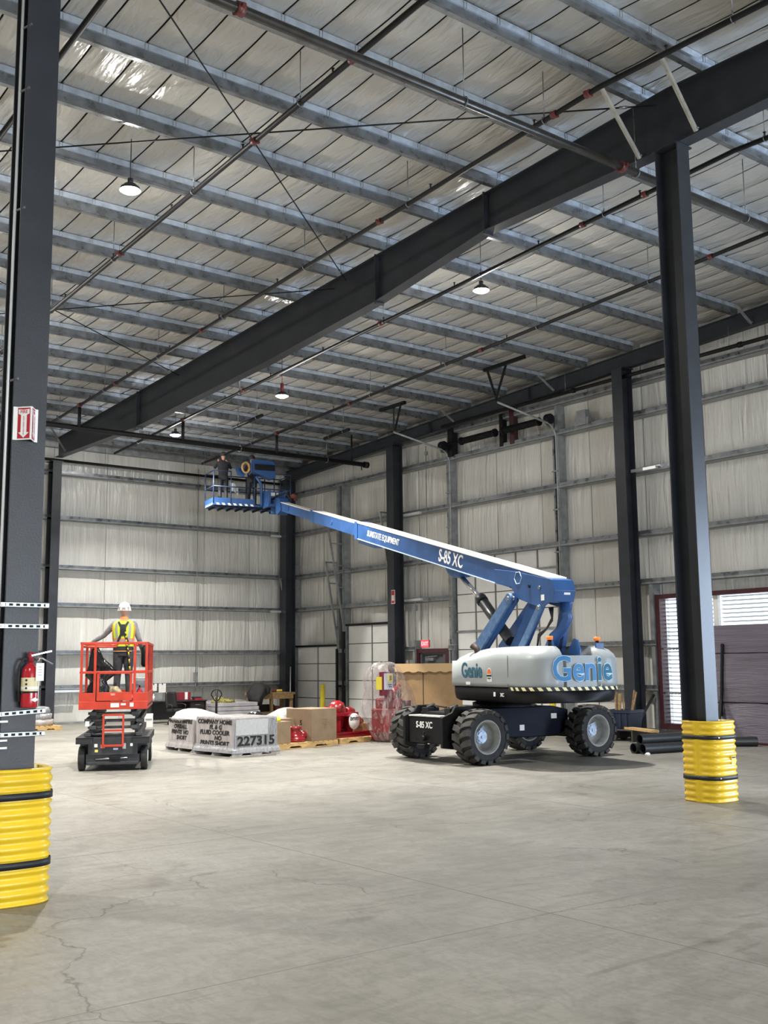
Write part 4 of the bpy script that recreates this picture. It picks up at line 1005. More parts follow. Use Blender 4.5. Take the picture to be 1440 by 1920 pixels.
q = MB(); q.tube([(-.85,BY0-.15,8.5),(-.80,BY0-.2,8.45),(-.80,BY0-.2,8.05),(-.88,BY0-.15,7.98)], .02, 8); q.tube([(-.62,BY0-.12,7.95),(-.45,BY0-.15,7.7),(-.42,BY0-.15,6.98)], .05, 8); tpart(q, 'console_bracket', genie_blue)
q = MB(); q.prism([(-1.25,8.28),(-.95,8.2),(-.9,7.95),(-1.15,8.0)], (0, BY0+.2, 0), (1,0,0), (0,0,1), .03); tpart(q, 'tool_tray', genie_blue)
# ================================================================ SCISSOR LIFT
HS = radians(27.5)
SL = thing('scissor_lift', 'red and black scissor lift with a worker on its platform', 'scissor lift', (8.22, 18.92, 0), -HS)
# local frame: x right, y forward (away from the viewer), origin between the rear wheels
WB = 1.85
def wheel_s(x, y):
    o = MB().lathe([(.10,-.055),(.19,-.06),(.215,-.052),(.218,0),(.215,.052),(.19,.06),(.10,.055)], 32, (0,0,0), 'X').build('wheel', rubber, SL); o.location = (x, y, .218)
    s = 1 if x > 0 else -1
    MB().lathe([(.125,.058*s),(.13,.066*s),(.10,.05*s),(.03,.03*s),(.001,.03*s)], 24, (0,0,0), 'X').build('rim', white_paint, o)
for x in (-.555, .555):
    for y in (0, WB): wheel_s(x, y)
MB().b2(-.48,.48,-.17,WB+.2,.13,.30).build('chassis', scissor_black, SL, .01)
MB().b2(-.44,.44,-.20,-.12,.28,.60).build('rear_panel', scissor_black, SL, .01)
MB().b2(-.46,.46,-.22,-.10,.11,.17).build('bumper', scissor_black, SL, .01)
q = MB(); q.cyl((-.30,-.20,.215),(.26,-.20,.235), .018, 8); q.build('steer_cylinder', chrome, SL)
q = MB(); q.b2(-.06,.14,-.24,-.14,.19,.27); q.build('steer_block', black_paint, SL, .01)
for x in (-.50, .50):
    q = MB(); q.b2(x-.15,x+.15,-.28,WB+.25,.575,.605); q.b2(x-.15,x+.15,-.28,-.26,.50,.60); q.b2(x-.15, x-.14, -.28, WB+.25,.50,.60); q.b2(x+.14, x+.15, -.28, WB+.25, .50, .60); q.b2(x-.15,x+.15,-.28,WB+.25,.49,.505); q.build('fork_pocket', scissor_black, SL)
    MB().b2(x-.125,x+.125,-.286,-.27,.515,.575).build('pocket_opening', gap_dark, SL)
MB().b2(-.60,.60,.0,WB,.30,.56).build('battery_trays', scissor_black, SL, .01)
dec = [(-.30,.455,.055,.06,paper),(-.29,.36,.055,.045,mat('decal_yellow',(.75,.62,.12),.5)),(-.18,.44,.075,.065,mat('decal_red',(.55,.12,.08),.5)),(.05,.39,.085,.035,mat('decal_blue',(.45,.52,.68),.5)),(.20,.44,.06,.10,mat('decal_grey',(.4,.4,.4),.5)),(.33,.46,.045,.05,paper)]
for (x, z, w_, h_, mt) in dec: MB().b2(x-w_/2,x+w_/2,-.206,-.198,z-h_/2,z+h_/2).build('decal', mt, SL)
# folded scissor stack
for k in range(4):
    z = .66 + k*.125; dz = .05
    for x in (-.46, .46):
        outer = (k % 2 == 0); xx = x*(1.0 if outer else .80)
        q = MB(); q.bar((xx,-.10,z-dz*.3),(xx,WB+.15,z+dz*.9), .07, .105, (0,0,1)); q.build('scissor_arm', scissor_black, SL, .008)
        q = MB(); q.bar((xx*.88,-.06,z+dz*.9),(xx*.88,WB+.1,z-dz*.3), .06, .10, (0,0,1)); q.build('scissor_arm', scissor_black, SL, .008)
        q = MB(); q.b2(xx-.06,xx+.06,-.17,-.06,z-.045,z+.02); q.build('arm_end_block', mat('arm_block',(.045,.047,.05),.55), SL, .008)
    q = MB(); q.cyl((-.46,-.10,z-.01),(.46,-.10,z-.01), .026, 10); q.build('cross_tube', mat('tube_grey',(.07,.07,.072),.45), SL)
q = MB()
for x in (-.175, .175): q.b2(x-.018,x+.018,-.245,-.205,.45,1.0)
for z in (.45,.72,1.0): q.b2(-.19,.19,-.245,-.205,z-.018,z+.018)
q.build('entry_ladder', scissor_red, SL, .004)
MB().b2(-.50,-.43,-.19,-.185,.80,.89).build('warning_decal', paper, SL)
# platform
PX0, PX1, PY0, PY1, PZ = -.62, .60, -.24, 2.25, 1.16
MB().b2(PX0,PX1,PY0,PY1,PZ-.02,PZ+.02).build('platform_deck', scissor_black, SL)
q = MB(); q.b2(PX0,PX1,PY0-.02,PY0,1.10,1.245); q.b2(PX0,PX0+.02,PY0,PY1,1.10,1.24); q.b2(PX1-.02,PX1,PY0,PY1,1.10,1.24); q.b2(PX0,PX1,PY1,PY1+.02,1.10,1.24); q.build('platform_skirt', scissor_red, SL, .006)
for (x, z, w_, h_) in ((.02,1.175,.15,.075),(.17,1.19,.09,.035),(.32,1.18,.065,.07)): MB().b2(x-w_/2,x+w_/2,PY0-.026,PY0-.019,z-h_/2,z+h_/2).build('decal', paper, SL)
RTZ, RMZ = 2.30, 1.77
def post(x, y, w_=.045): MB().b2(x-w_/2,x+w_/2,y-w_/2,y+w_/2,1.2,RTZ).build('rail_post', scissor_red, SL, .005)
for (x, y) in ((PX0+.03,PY0+.02),(-.35,PY0+.02),(.36,PY0+.02),(PX1-.03,PY0+.02),(PX0+.03,.75),(PX1-.03,.75),(PX0+.03,1.6),(PX1-.03,1.6),(PX0+.03,PY1),(PX1-.03,PY1)): post(x, y)
for z in (RMZ, RTZ):
    q = MB(); e = .022
    q.b2(PX0,PX1,PY0,PY0+.04,z-e,z+e); q.b2(PX0,PX0+.05,PY0,PY1,z-e,z+e); q.b2(PX1-.05,PX1,PY0,PY1,z-e,z+e); q.b2(PX0,PX1,PY1-.02,PY1+.02,z-e,z+e); q.build('guard_rail', scissor_red, SL, .006)
MB().b2(PX0,-.33,PY0-.005,PY0+.02,1.24,1.40).build('toe_board', scissor_red, SL, .004)
MB().b2(.34,PX1,PY0-.005,PY0+.02,1.24,1.40).build('toe_board', scissor_red, SL, .004)
for x0, x1 in ((PX0,PX0+.015),(PX1-.015,PX1)): MB().b2(x0,x1,PY0,PY1,1.24,1.40).build('toe_board', scissor_red, SL)
MB().b2(PX0,PX1,PY1-.01,PY1+.01,1.24,1.40).build('toe_board', scissor_red, SL)
q = MB(); q.b2(-.31,.32,PY0-.03,PY0-.005,1.255,1.41); q.b2(-.31,-.265,PY0-.03,PY0+.01,1.41,RMZ); q.b2(.275,.32,PY0-.03,PY0+.01,1.41,RMZ); q.b2(-.31,.32,PY0-.03,PY0+.01,RMZ-.03,RMZ+.015); g_ = q.build('gate', scissor_red, SL, .005)
MB().b2(-.06,.02,PY0-.034,PY0-.029,1.35,1.39).build('worn_decal', mat('worn_decal', (.62,.25,.2), .6, 0, .4, 60), g_)
q = MB(); q.tube([(-.10,PY0+.30,RTZ-.03),(.02,PY0+.30,RTZ-.03)], .012, 6); q.tube([(PX0+.03,PY0+.30,RTZ-.06),(.0,PY0+.30,RTZ-.06)], .02, 8); q.build('inner_rail', scissor_red, SL)
q = MB(); q.b2(.40,.56,1.9,2.2,2.0,2.28); q.build('control_box', black_paint, SL, .01)
# things riding on the platform
def inS(x, y, z): c, s = cos(-HS), sin(-HS); return (8.22 + x*c - y*s, 18.92 + x*s + y*c, z)
def crumple(name, mt, label, cat, loc, prof, seed, rz=0, amp=.18, n=28, sq=1.0, parent=None):
    """draped or crumpled soft thing: rings (z, rx, ry, dx, dy)"""
    q = MB(); R = []
    for i, (z, rx, ry, dx, dy) in enumerate(prof):
        P = []
        for k in range(n):
            a = 2*pi*k/n; e = 1 + amp*mnoise.noise(Vector((3*cos(a)+seed, 3*sin(a), z*5+seed))) + amp*.6*mnoise.noise(Vector((8*cos(a)-seed, 8*sin(a), z*9)))
            P.append((dx + rx*e*cos(a), dy + ry*e*sin(a), z + .25*amp*mnoise.noise(Vector((a, z*6, seed)))*max(rx, ry)*.4))
        R.append(P)
    q.loft(R)
    if parent is not None: o = q.build(name, mt, parent); o.location = loc; o.rotation_euler = (0,0,rz); return o
    o = q.build(name, mt); o.location = loc; o.rotation_euler = (0,0,rz); return tag(o, label, cat)
bag_m = mat('black_bag', (.010,.010,.011), .22, 0, 0, 3, .5, 10, (1,1,.4))
crumple('rubbish_bag', bag_m, 'black plastic rubbish bag hanging at the left of the scissor lift platform', 'bag', inS(-.32, .12, 1.185),
        [(0,.16,.12,.02,0),(.10,.20,.14,.0,0),(.30,.19,.14,.02,0),(.42,.14,.11,.0,.0),(.52,.24,.13,.04,0),(.62,.25,.12,.07,0),(.72,.19,.10,.03,0),(.86,.12,.07,-.03,0),(1.0,.07,.05,-.06,0),(1.06,.04,.03,-.06,0)], 2.3, -HS, .30)
crumple('cloth_heap', mat('straw_cloth', (.42,.33,.20), .8, 0, .35, 14, .5, 25), 'crumpled straw coloured cloth heap on the scissor lift platform', 'cloth', inS(-.05, .35, 1.185),
        [(0,.14,.14,0,0),(.10,.16,.14,0,0),(.22,.12,.11,.01,0),(.32,.07,.06,0,0)], 5.1, 0, .5)
t = thing('paint_tub', 'small blue tub at the left corner of the scissor lift platform', 'tub', inS(-.46, -.02, 1.18), -HS)
MB().lathe([(.001,0),(.065,0),(.075,.18),(.08,.18),(.08,.20),(.068,.20),(.06,.02),(.001,.02)], 20).build('tub', mat('tub_blue',(.03,.035,.16),.4), t); MB().lathe([(.078,.07),(.078,.13)], 20).build('tub_label', sign_red, t)
t = thing('fire_extinguisher', 'small red fire extinguisher standing on the scissor lift platform', 'fire extinguisher', inS(.43, .25, 1.18), -HS)
MB().lathe([(.001,0),(.055,0),(.06,.03),(.06,.22),(.03,.28),(.015,.30),(.001,.30)], 18).build('cylinder', sign_red, t); q = MB(); q.b2(-.015,.015,-.015,.015,.30,.34); q.bar((0,0,.34),(-.12,-.02,.36), .02, .01); q.build('valve', black_paint, t)
t = thing('tool_box', 'grey metal box at the right side of the scissor lift platform', 'box', inS(.44, .75, 1.18), -HS); MB().b2(-.12,.12,-.16,.16,0,.48).build('body', galv_dull, t, .01); MB().b2(-.10,.10,-.165,-.158,.30,.42).build('plate', galv, t)
t = thing('tool_belt', 'black tool pouch hung on the right rail of the scissor lift', 'pouch', inS(.50, .55, 1.86), -HS)
q = MB(); q.loft([[(.07*cos(a)*e, .09*sin(a)*e, z) for a in [2*pi*i/14 for i in range(14)]] for z, e in ((0,.6),(.05,1),(.28,1),(.36,.8),(.42,.3))]); q.build('pouch', black_paint, t)
t = thing('rag_pile', 'white and red rags in the right rear corner of the scissor lift platform', 'rags', inS(.30, .10, 1.18), -HS)
for i_, mt in enumerate((paper, sign_red, card)): 
    q = MB(); q.loft([[(.07*i_-.07 + r*cos(a)*(1+.3*sin(3*a+i_)), r*sin(a)*(1+.25*cos(4*a)), z) for a in [2*pi*k/14 for k in range(14)]] for z, r in ((0,.07),(.06,.08),(.13,.05),(.18,.02))]); q.build('rag', mt, t)
# ================================================================ PEOPLE
TOR = [(.84,.150,.110),(.93,.170,.122),(1.03,.158,.112),(1.12,.160,.112),(1.25,.182,.122),(1.36,.198,.120),(1.43,.185,.105),(1.48,.12,.085),(1.52,.065,.065)]
def tor_at(z):
    for (a, r0, s0), (b, r1, s1) in zip(TOR[:-1], TOR[1:]):
        if a <= z <= b: t_ = (z-a)/(b-a); return r0+(r1-r0)*t_, s0+(s1-s0)*t_
    return TOR[-1][1:] if z > 1 else TOR[0][1:]
def tpt(a, z, off, ex=2.4):
    rx, ry = tor_at(z); c, s = cos(a), sin(a); k = 1/((abs(c)**ex+abs(s)**ex)**(1/ex)); return ((rx+off)*c*k, (ry+off)*s*k, z)
def person(label, loc, rz, arms, legs, mats, scale=1.0, turn=0.0, group=None, vox=.0095):
    """arms: [(elbow, wrist, handdir)] left,right ; legs: [(knee, ankle, toe)] ; mats: shirt, trousers, boots, skin, hair"""
    t = thing('person', label, 'person', loc, rz, group); t.scale = (scale,)*3
    parts = []   # (kind, segs) used both for geometry and for material lookup
    segs = []
    q = MB()
    def limb(pts, rs, kind, n=12):
        q.tube(pts, rs, n)
        for p in (0, -1): q.lathe([(rs[p]*sin(a_), -rs[p]*cos(a_)) for a_ in [pi*i/6 for i in range(7)]], 12, pts[p])
        for a_, b_, r0, r1 in zip(pts[:-1], pts[1:], rs[:-1], rs[1:]): segs.append((Vector(a_), Vector(b_), r0, r1, kind))
    q.loft([[tpt(2*pi*k/24, z, 0) for k in range(24)] for z, _, _ in TOR])
    for z0, z1 in ((1.0,1.2),(1.2,1.45)):
        segs.append((Vector((-.08,0,z0)), Vector((-.08,0,z1)), .11, .11, 0)); segs.append((Vector((.08,0,z0)), Vector((.08,0,z1)), .11, .11, 0))
    segs.append((Vector((-.06,0,.90)), Vector((.06,0,.90)), .11, .11, 1))
    for s, (kn, an, toe) in zip((-1, 1), legs):
        hip = (s*.088, 0, .90); limb([hip, ((hip[0]+kn[0])/2, (hip[1]+kn[1])/2, (hip[2]+kn[2])/2), kn, ((kn[0]+an[0])/2, (kn[1]+an[1])/2-.015, (kn[2]+an[2])/2+.03), an], [.098,.088,.066,.062,.052], 1)
        limb([an, (an[0], an[1]-.03, an[2]-.045)], [.055,.05], 2); limb([(an[0], an[1]-.02, .045), ((an[0]+toe[0])/2, (an[1]+toe[1])/2, .05), toe], [.048,.048,.04], 2)
    for s, (el, wr, hd) in zip((-1, 1), arms):
        sh = (s*.178, 0, 1.415); limb([sh, ((sh[0]+el[0])/2, (sh[1]+el[1])/2, (sh[2]+el[2])/2), el, ((el[0]+wr[0])/2, (el[1]+wr[1])/2, (el[2]+wr[2])/2), wr], [.066,.056,.047,.046,.034], 0)
        # hand: palm, four bent fingers, thumb from the side
        W_ = Vector(wr); d = Vector(hd).normalized(); sd = d.cross(Vector((0,0,1)))
        if sd.length < .2: sd = Vector((1,0,0))
        sd = sd.normalized(); nn = sd.cross(d).normalized()
        limb([W_, W_+d*.045, W_+d*.085], [.030,.036,.034], 3, 10)
        for i, L_ in enumerate((.066,.078,.074,.058)):
            b = W_ + d*.085 + sd*(.030-.020*i); limb([b, b+d*L_*.5-nn*.006, b+d*L_*.8-nn*.024, b+d*L_*.85-nn*.042], [.0105,.0105,.0095,.009], 3, 8)
        b = W_ + d*.03 + sd*.030; limb([b, b+d*.03+sd*.024-nn*.008, b+d*.058+sd*.028-nn*.024], [.013,.012,.010], 3, 8)
    limb([(0,-.005,1.47),(0,.012,1.57)], [.062,.055], 3)
    ct, st_ = cos(turn), sin(turn)
    def hp(x, y, z): return (x*ct - y*st_, .02 + x*st_ + y*ct, z)
    Rh = [(1.565,.045,.05,.02),(1.60,.062,.075,.012),(1.65,.072,.090,.006),(1.70,.077,.098,0),(1.75,.074,.095,-.004),(1.79,.056,.074,-.006),(1.815,.02,.03,-.006)]
    q.loft([[hp(rx*cos(a), dy+ry*sin(a), z) for a in [2*pi*k/20 for k in range(20)]] for z, rx, ry, dy in Rh])
    segs.append((Vector(hp(0,0,1.62)), Vector(hp(0,0,1.72)), .08, .08, 3))
    limb([hp(0,.092,1.70), hp(0,.115,1.665), hp(0,.098,1.655)], [.010,.014,.014], 3, 8)
    for s in (-1, 1):
        q.lathe([(.001,-.012),(.022,-.006),(.028,.004),(.02,.012),(.001,.012)], 10, hp(s*.080,-.005,1.685), 'X')
        q.cyl(hp(s*.03,.085,1.712), hp(s*.045,.085,1.714), .012, 6)
    q.cyl(hp(-.022,.094,1.622), hp(.022,.094,1.622), .009, 6)
    tmp = q.build('tmp_body', mats)
    md = tmp.modifiers.new('r', 'REMESH'); md.mode = 'VOXEL'; md.voxel_size = vox
    sm = tmp.modifiers.new('s', 'SMOOTH'); sm.factor = .5; sm.iterations = 3
    dg = bpy.context.evaluated_depsgraph_get(); me = bpy.data.meshes.new_from_object(tmp.evaluated_get(dg)); bpy.data.objects.remove(tmp)
    me.name = 'body'; me.materials.clear()
    for m_ in mats: me.materials.append(m_)
    for p in me.polygons:
        c = p.center; best = 1e9; kd = 0
        for a, b, r0, r1, kind in segs:
            ab = b-a; tt_ = max(0, min(1, (c-a).dot(ab)/max(1e-9, ab.dot(ab)))); dd = (c-(a+ab*tt_)).length - (r0+(r1-r0)*tt_)
            if dd < best: best = dd; kd = kind
        p.material_index = kd; p.use_smooth = True
    bo = obj('body', me, t)
    for s in (-1, 1):
        e = MB(); e.lathe([(.010*sin(a), .010*cos(a)) for a in [pi*i/6 for i in range(7)]], 10, hp(s*.032,.088,1.695)); e.build('eye', paper, bo)
    return t, hp
def helmet(t, hp, mt, band):
    q = MB(); R = []
    for i in range(9):
        a = (pi/2)*i/8; R.append([hp((.118*cos(a)+.001)*cos(k*2*pi/28), -.005 + (.140*cos(a)+.001)*sin(k*2*pi/28), 1.672 + .165*sin(a)) for k in range(28)])
    q.loft(R, caps=True); o = q.build('hard_hat', mt, t)
    q = MB(); q.loft([[hp((.124 if j else .112)*cos(k*2*pi/28), -.005+(.147 if j else .13)*sin(k*2*pi/28)+(.05*max(0, sin(k*2*pi/28))**3), 1.668+.012*z) for k in range(28)] for z, j in ((0,0),(0,1),(1,1),(1,0))], caps=False); q.build('brim', mt, o)
    q = MB(); q.box(hp(0,-.140,1.70), (.06,.02,.05), rz=0); q.build('rear_dial', band, o)
    for s in (-1, 1):
        q = MB(); q.box(hp(s*.080,-.112,1.715), (.022,.03,.05), rz=s*.5); q.build('vent', band, o)
def ring_strip(mt, t, nm, z0, z1, off, a0=0, a1=2*pi, n=40):
    q = MB(); m_ = max(1, int((z1-z0)/.03)); P = []
    for j in range(m_+1):
        z = z0+(z1-z0)*j/m_
        P += [tpt(a0+(a1-a0)*i/n, z, off) for i in range(n+1)]
    q.add(P, [(j*(n+1)+i, j*(n+1)+i+1, (j+1)*(n+1)+i+1, (j+1)*(n+1)+i) for j in range(m_) for i in range(n)], 0, True)
    return q.build(nm, mt, t, fix=False)
def back_strip(mt, t, nm, pts, w_, off):
    """strip over the back following (x, z) points"""
    q = MB(); P = []
    for i, (x, z) in enumerate(pts):
        x2, z2 = pts[min(i+1, len(pts)-1)]; x1, z1 = pts[max(i-1, 0)]; d = Vector((x2-x1, z2-z1)).normalized(); n2 = Vector((-d.y, d.x))*w_/2
        for s in (-1, 1):
            xx, zz = x+n2.x*s, z+n2.y*s; rx, ry = tor_at(zz); u = max(-.98, min(.98, xx/(rx+off))); y = -(ry+off)*(1-abs(u)**2.4)**(1/2.4); P.append((xx, y, zz))
    q.add(P, [(2*i, 2*i+1, 2*i+3, 2*i+2) for i in range(len(pts)-1)], 0, True); return q.build(nm, mt, t, fix=False)
denim = mat('charcoal_trousers', (.040,.040,.046), .8, 0, .3, 12, .2, 40)
grey_shirt = mat('grey_sleeves', (.21,.21,.22), .85, 0, .2, 20, .2, 30)
boot = mat('work_boots', (.05,.042,.035), .7)
lime = mat('hi_vis_lime', (.55,.68,.03), .6, emit=None)
orange_cloth = mat('hi_vis_orange', (.85,.22,.06), .6)
reflect = mat('reflective_grey', (.30,.29,.29), .45)
stand = [((-.10,.02,.49),(-.11,-.01,.095),(-.13,.17,.04)), ((.10,.02,.49),(.12,-.01,.095),(.15,.16,.04))]
pz = 1.185
p1, hp1 = person('worker in lime hi-vis vest and white hard hat standing on the scissor lift', inS(.10, .52, pz), -radians(30),
    [((-.37,.09,1.22),(-.57,.16,1.115),(-.75,.25,-.28)), ((.27,.03,1.16),(.32,.16,.96),(.1,.5,-.6))], stand, [grey_shirt, denim, boot, skin], 1.045)
helmet(p1, hp1, white_paint, reflect)
vest = ring_strip(lime, p1, 'vest', 1.02, 1.40, .022)
q = MB(); P = []
for j, (z, off) in enumerate(((1.40,.022),(1.44,.022),(1.475,.020),(1.50,.012))): P += [tpt(2*pi*i/40, z, off) for i in range(41)]
q.add(P, [(j*41+i, j*41+i+1, (j+1)*41+i+1, (j+1)*41+i) for j in range(3) for i in range(40)], 0, True); q.build('vest_shoulders', lime, vest, fix=False)
ring_strip(orange_cloth, vest, 'orange_band', 1.085, 1.165, .026); ring_strip(reflect, vest, 'reflective_band', 1.105, 1.145, .030)
for s in (-1, 1): back_strip(reflect, vest, 'reflective_band', [(s*.105,1.16),(s*.115,1.25),(s*.125,1.35),(s*.12,1.44)], .042, .030)
for s in (-1, 1): back_strip(orange_cloth, vest, 'edge_trim', [(s*.185,1.10),(s*.195,1.25),(s*.20,1.35),(s*.185,1.42)], .014, .028)
back_strip(orange_cloth, vest, 'collar', [(-.07,1.505),(0,1.495),(.07,1.505)], .035, .025)
q = MB(); q.loft([[(r*cos(a), -.004+r*1.05*sin(a), z) for a in [2*pi*k/20 for k in range(20)]] for z, r in ((1.47,.085),(1.51,.080),(1.545,.070),(1.56,.066))], caps=False); q.build('hood', orange_cloth, p1)
hz = mat('harness_black', (.012,.012,.013), .6)
har = back_strip(hz, p1, 'harness', [(-.09,1.47),(-.05,1.40),(0,1.30),(.06,1.18),(.11,1.05)], .04, .036)
back_strip(hz, har, 'harness_strap', [(.09,1.47),(.05,1.40),(0,1.30),(-.06,1.18),(-.11,1.05)], .04, .038)
back_strip(hz, har, 'back_pad', [(0,1.42),(0,1.35),(0,1.27),(0,1.21)], .11, .034)
ring_strip(hz, p1, 'tool_belt', .955, 1.015, .020)
ring_strip(mat('tan_strap', (.45,.24,.08), .6), p1, 'leg_strap', .925, .945, .012, radians(200), radians(330))
q = MB(); pts = [(.05,-.16,1.28),(.07,-.20,1.10),(.11,-.18,.92),(.14,-.16,.6),(.17,-.15,.3),(.17,-.12,.12)]
mA, mB = mat('lanyard_yellow', (.70,.50,.03), .6), black_ink
L2 = []
for a, b in zip(pts[:-1], pts[1:]):
    for k in range(5): L2.append(Vector(a).lerp(Vector(b), k/5))
for i in range(len(L2)-1): q.cyl(L2[i], L2[i+1], .013, 6, mi=i % 2)
q.build('lanyard', [mA, mB], p1)
# two workers in the boom basket (dark clothes)
dk = mat('dark_jacket', (.012,.013,.018), .8); dk2 = mat('dark_overalls', (.016,.020,.024), .7, 0, .3, 10)
def inT(x, y, z): c, s = cos(RT), sin(RT); return (15.3 + x*c - y*s, 16.0 + x*s + y*c, z)
p2, hp2 = person('worker in dark clothes and dark hard hat at the left of the boom basket', inT(-1.55, 14.45, 7.03), RT+radians(-10),
    [((-.26,.18,1.30),(-.12,.34,1.52),(0,.2,.5)), ((.27,.16,1.30),(.14,.33,1.50),(0,.2,.5))], stand, [dk, dk2, boot, skin], .97, vox=.012)
helmet(p2, hp2, mat('dark_helmet', (.03,.03,.034), .4), black_ink)
p3, hp3 = person('worker in dark clothes behind the blue console of the boom basket', inT(-.55, 14.5, 7.03), RT+radians(150),
    [((-.27,.10,1.18),(-.20,.32,1.10),(0,.6,-.1)), ((.27,.10,1.18),(.20,.32,1.10),(0,.6,-.1))], stand, [dk, dk2, boot, skin], .955, vox=.012)
helmet(p3, hp3, mat('dark_helmet', (.03,.03,.034), .4), paper)
t = thing('cable_coil', 'tan and red coil hung on the boom basket rail beside the console', 'coil', inT(-.95, 13.95, 8.12), RT)
for i, mt in enumerate((wood, wood, red_paint)):
    q = MB(); q.tube([((.13-.02*i)*cos(a), -.04+.03*i, .10+(.17-.02*i)*sin(a)) for a in [2*pi*k/16 for k in range(17)]], .03, 8); q.build('loop', mt, t)
t = thing('white_rag', 'white rag hung on the rail of the boom basket', 'rag', inT(-1.02, 14.88, 7.62), RT)
q = MB(); q.grid(lambda u, v: ((u-.5)*.28, .04*sin(9*u)+.03, .18+.06*sin(5*u)-.28*v), 10, 5); q.build('cloth', paper, t)
# ================================================================ GOODS ON THE FLOOR
def pallet(label, loc, rz, w_, d_, mt=None, nb=7, h=.13, group='wooden pallets'):
    mt = mt or wood; t = thing('pallet', label, 'pallet', loc, rz, group)
    for i in range(nb):
        x = (i+.5)*w_/nb; MB().b2(x-w_/nb*.40, x+w_/nb*.40, 0, d_, h-.022, h).build('deck_board', mt, t, .003)
    for y in (0, d_/2-.02, d_-.04):
        q = MB(); q.prism([(0,.02),(w_*.18,.02),(w_*.22,.06),(w_*.36,.06),(w_*.40,.02),(w_*.60,.02),(w_*.64,.06),(w_*.78,.06),(w_*.82,.02),(w_,.02),(w_,h-.022),(0,h-.022)], (0,y+.04,0), (1,0,0), (0,0,1), .04); q.build('stringer', mt, t)
    for y in (0, d_/2-.05, d_-.1): MB().b2(0, w_, y, y+.1, 0, .02).build('bottom_board', mt, t)
    return t
def hand(body, size, parent, o, ux, uy=(0,0,1), sx=.85, shear=.15, bold=.006, line=.85):
    return text('marker_writing', body, size, black_ink, parent, o, ux, uy, .002, bold, sx=sx, shear=shear, line=line)
# front crate 227315
a5 = radians(6)
pallet('pallet under the silver film crate marked 227315', (11.13, 19.66, 0), a5, 1.22, 1.45, mat('wrapped_pallet', (.42,.40,.38), .4, .2, .3, 8))
t = thing('wrapped_crate', 'grey crate in silver stretch film marked 227315 in black marker', 'crate', (11.13, 19.66, .13), a5)
def crate_body(t, w_, d_, h, mt, mt2):
    q = MB(); q.b2(.04,w_-.04,.04,d_-.04,0,h); q.build('body', mt, t, .02)
    q = MB(); n = 44
    for j in range(n):
        x = .05 + (w_-.1)*j/n; q.b2(x, x+(w_-.1)/n*.62, .022, .045, .04, h-.03)
    q.build('film_ridges', mt2, t, kind='stuff')
    q = MB(); q.loft([[(x*k+dx, y*k+dy, z) for x, y in ((-.0,0),(w_,0),(w_,d_),(0,d_))] for z, k, dx, dy in ((-.06,1.02,-.012,-.012),(0,1.0,0,0),(.05,.96,.02*w_,.02*d_),(.09,.945,.0275*w_,.0275*d_))], caps=False, sm=False); q.build('film_skirt', mt2, t)
crate_body(t, 1.22, 1.45, .66, film, film_silver)
MB().b2(.09,.92,.016,.024,.30,.62).build('paper_sheet', mat('paper_grey', (.45,.47,.49), .35, 0, .2, 30, .3, 18, (6,6,.5)), t)
hand('227315', .26, t, (.61,.014,.17), (1,0,0), sx=1.25, shear=0, bold=.008)
hand('COMPANY HOME\n  FL & G\nFLUID COOLER\n      NO\nPRINTS SHORT', .125, t, (.034,.72,.34), (0,-1,0), sx=1.25, bold=.004, line=.88)
MB().b2(.08,1.14,.08,1.37,.655,.665).build('top_film', grey_tarp, t)
crumple('top_wrap', grey_tarp, None, None, (.62,.80,.64), [(0,.44,.44,0,0),(.03,.34,.30,0,0),(.045,.15,.12,0,0)], 1.7, 0, .3, parent=t)
# rear crate 2051
pallet('pallet under the grey crate with a white tarp heap on top', (11.08, 21.33, 0), 0.02, 1.1, 1.25, mat('wrapped_pallet', (.42,.40,.38), .4, .2, .3, 8))
t = thing('wrapped_crate', 'grey film wrapped crate marked 2051 with white tarp heap on top', 'crate', (11.08, 21.33, .13), .02)
crate_body(t, 1.1, 1.25, .58, film, film)
hand('PROTECT EMPIRE\n OVERALL\nPRINTS  NO\n    SHORT', .125, t, (.034,.66,.34), (0,-1,0), sx=1.15, bold=.004, line=.95)
MB().b2(.08,.36,.030,.038,.28,.56).build('paper_sheet', paper, t); MB().b2(.40,.62,.030,.038,.28,.56).build('paper_sheet', paper, t)
hand('2051', .19, t, (.38,.020,.17), (1,0,0), sx=1.1, shear=0)
crumple('tarp_heap', mat('tarp_grey_white', (.42,.415,.39), .5, 0, .2, 6, .5, 9), None, None, (.50,.75,.54), [(0,.58,.55,0,0),(.07,.52,.48,0,.02),(.16,.36,.34,-.05,.04),(.22,.20,.2,-.08,.05),(.24,.08,.08,-.1,.05)], 8.2, 0, .28, parent=t)
# pallet of cartons
ap = radians(10)
def inP(x, y, z): return (12.72 + x*cos(ap) - y*sin(ap), 20.50 + x*sin(ap) + y*cos(ap), z)
pallet('long clean wooden pallet carrying cartons and a red flange fitting', (12.72, 20.50, 0), ap, 1.90, 1.15, nb=12)
def carton(label, loc, rz, w_, d_, h, mt=card_dark, flaps=True, group='cartons'):
    t = thing('cardboard_box', label, 'box', loc, rz, group)
    MB().b2(0,w_,0,d_,0,h).build('carton', mt, t, .006)
    if flaps:
        MB().b2(.01,w_-.01,d_*.5-.025,d_*.5+.025,h,h+.002).build('tape', mat('tape', (.45,.36,.24), .3), t)
        q = MB(); q.b2(.004,w_-.004,.004,d_*.498,h,h+.004); q.b2(.004,w_-.004,d_*.502,d_-.004,h,h+.004); q.build('flap', mt, t)
    return t
carton('small plain cardboard box at the left end of the carton pallet', inP(-.02, .04, .132), ap, .46, .44, .48)
big = carton('large cardboard box with small printed text at the right end of the carton pallet', inP(1.08, .03, .132), ap, .80, .86, .72)
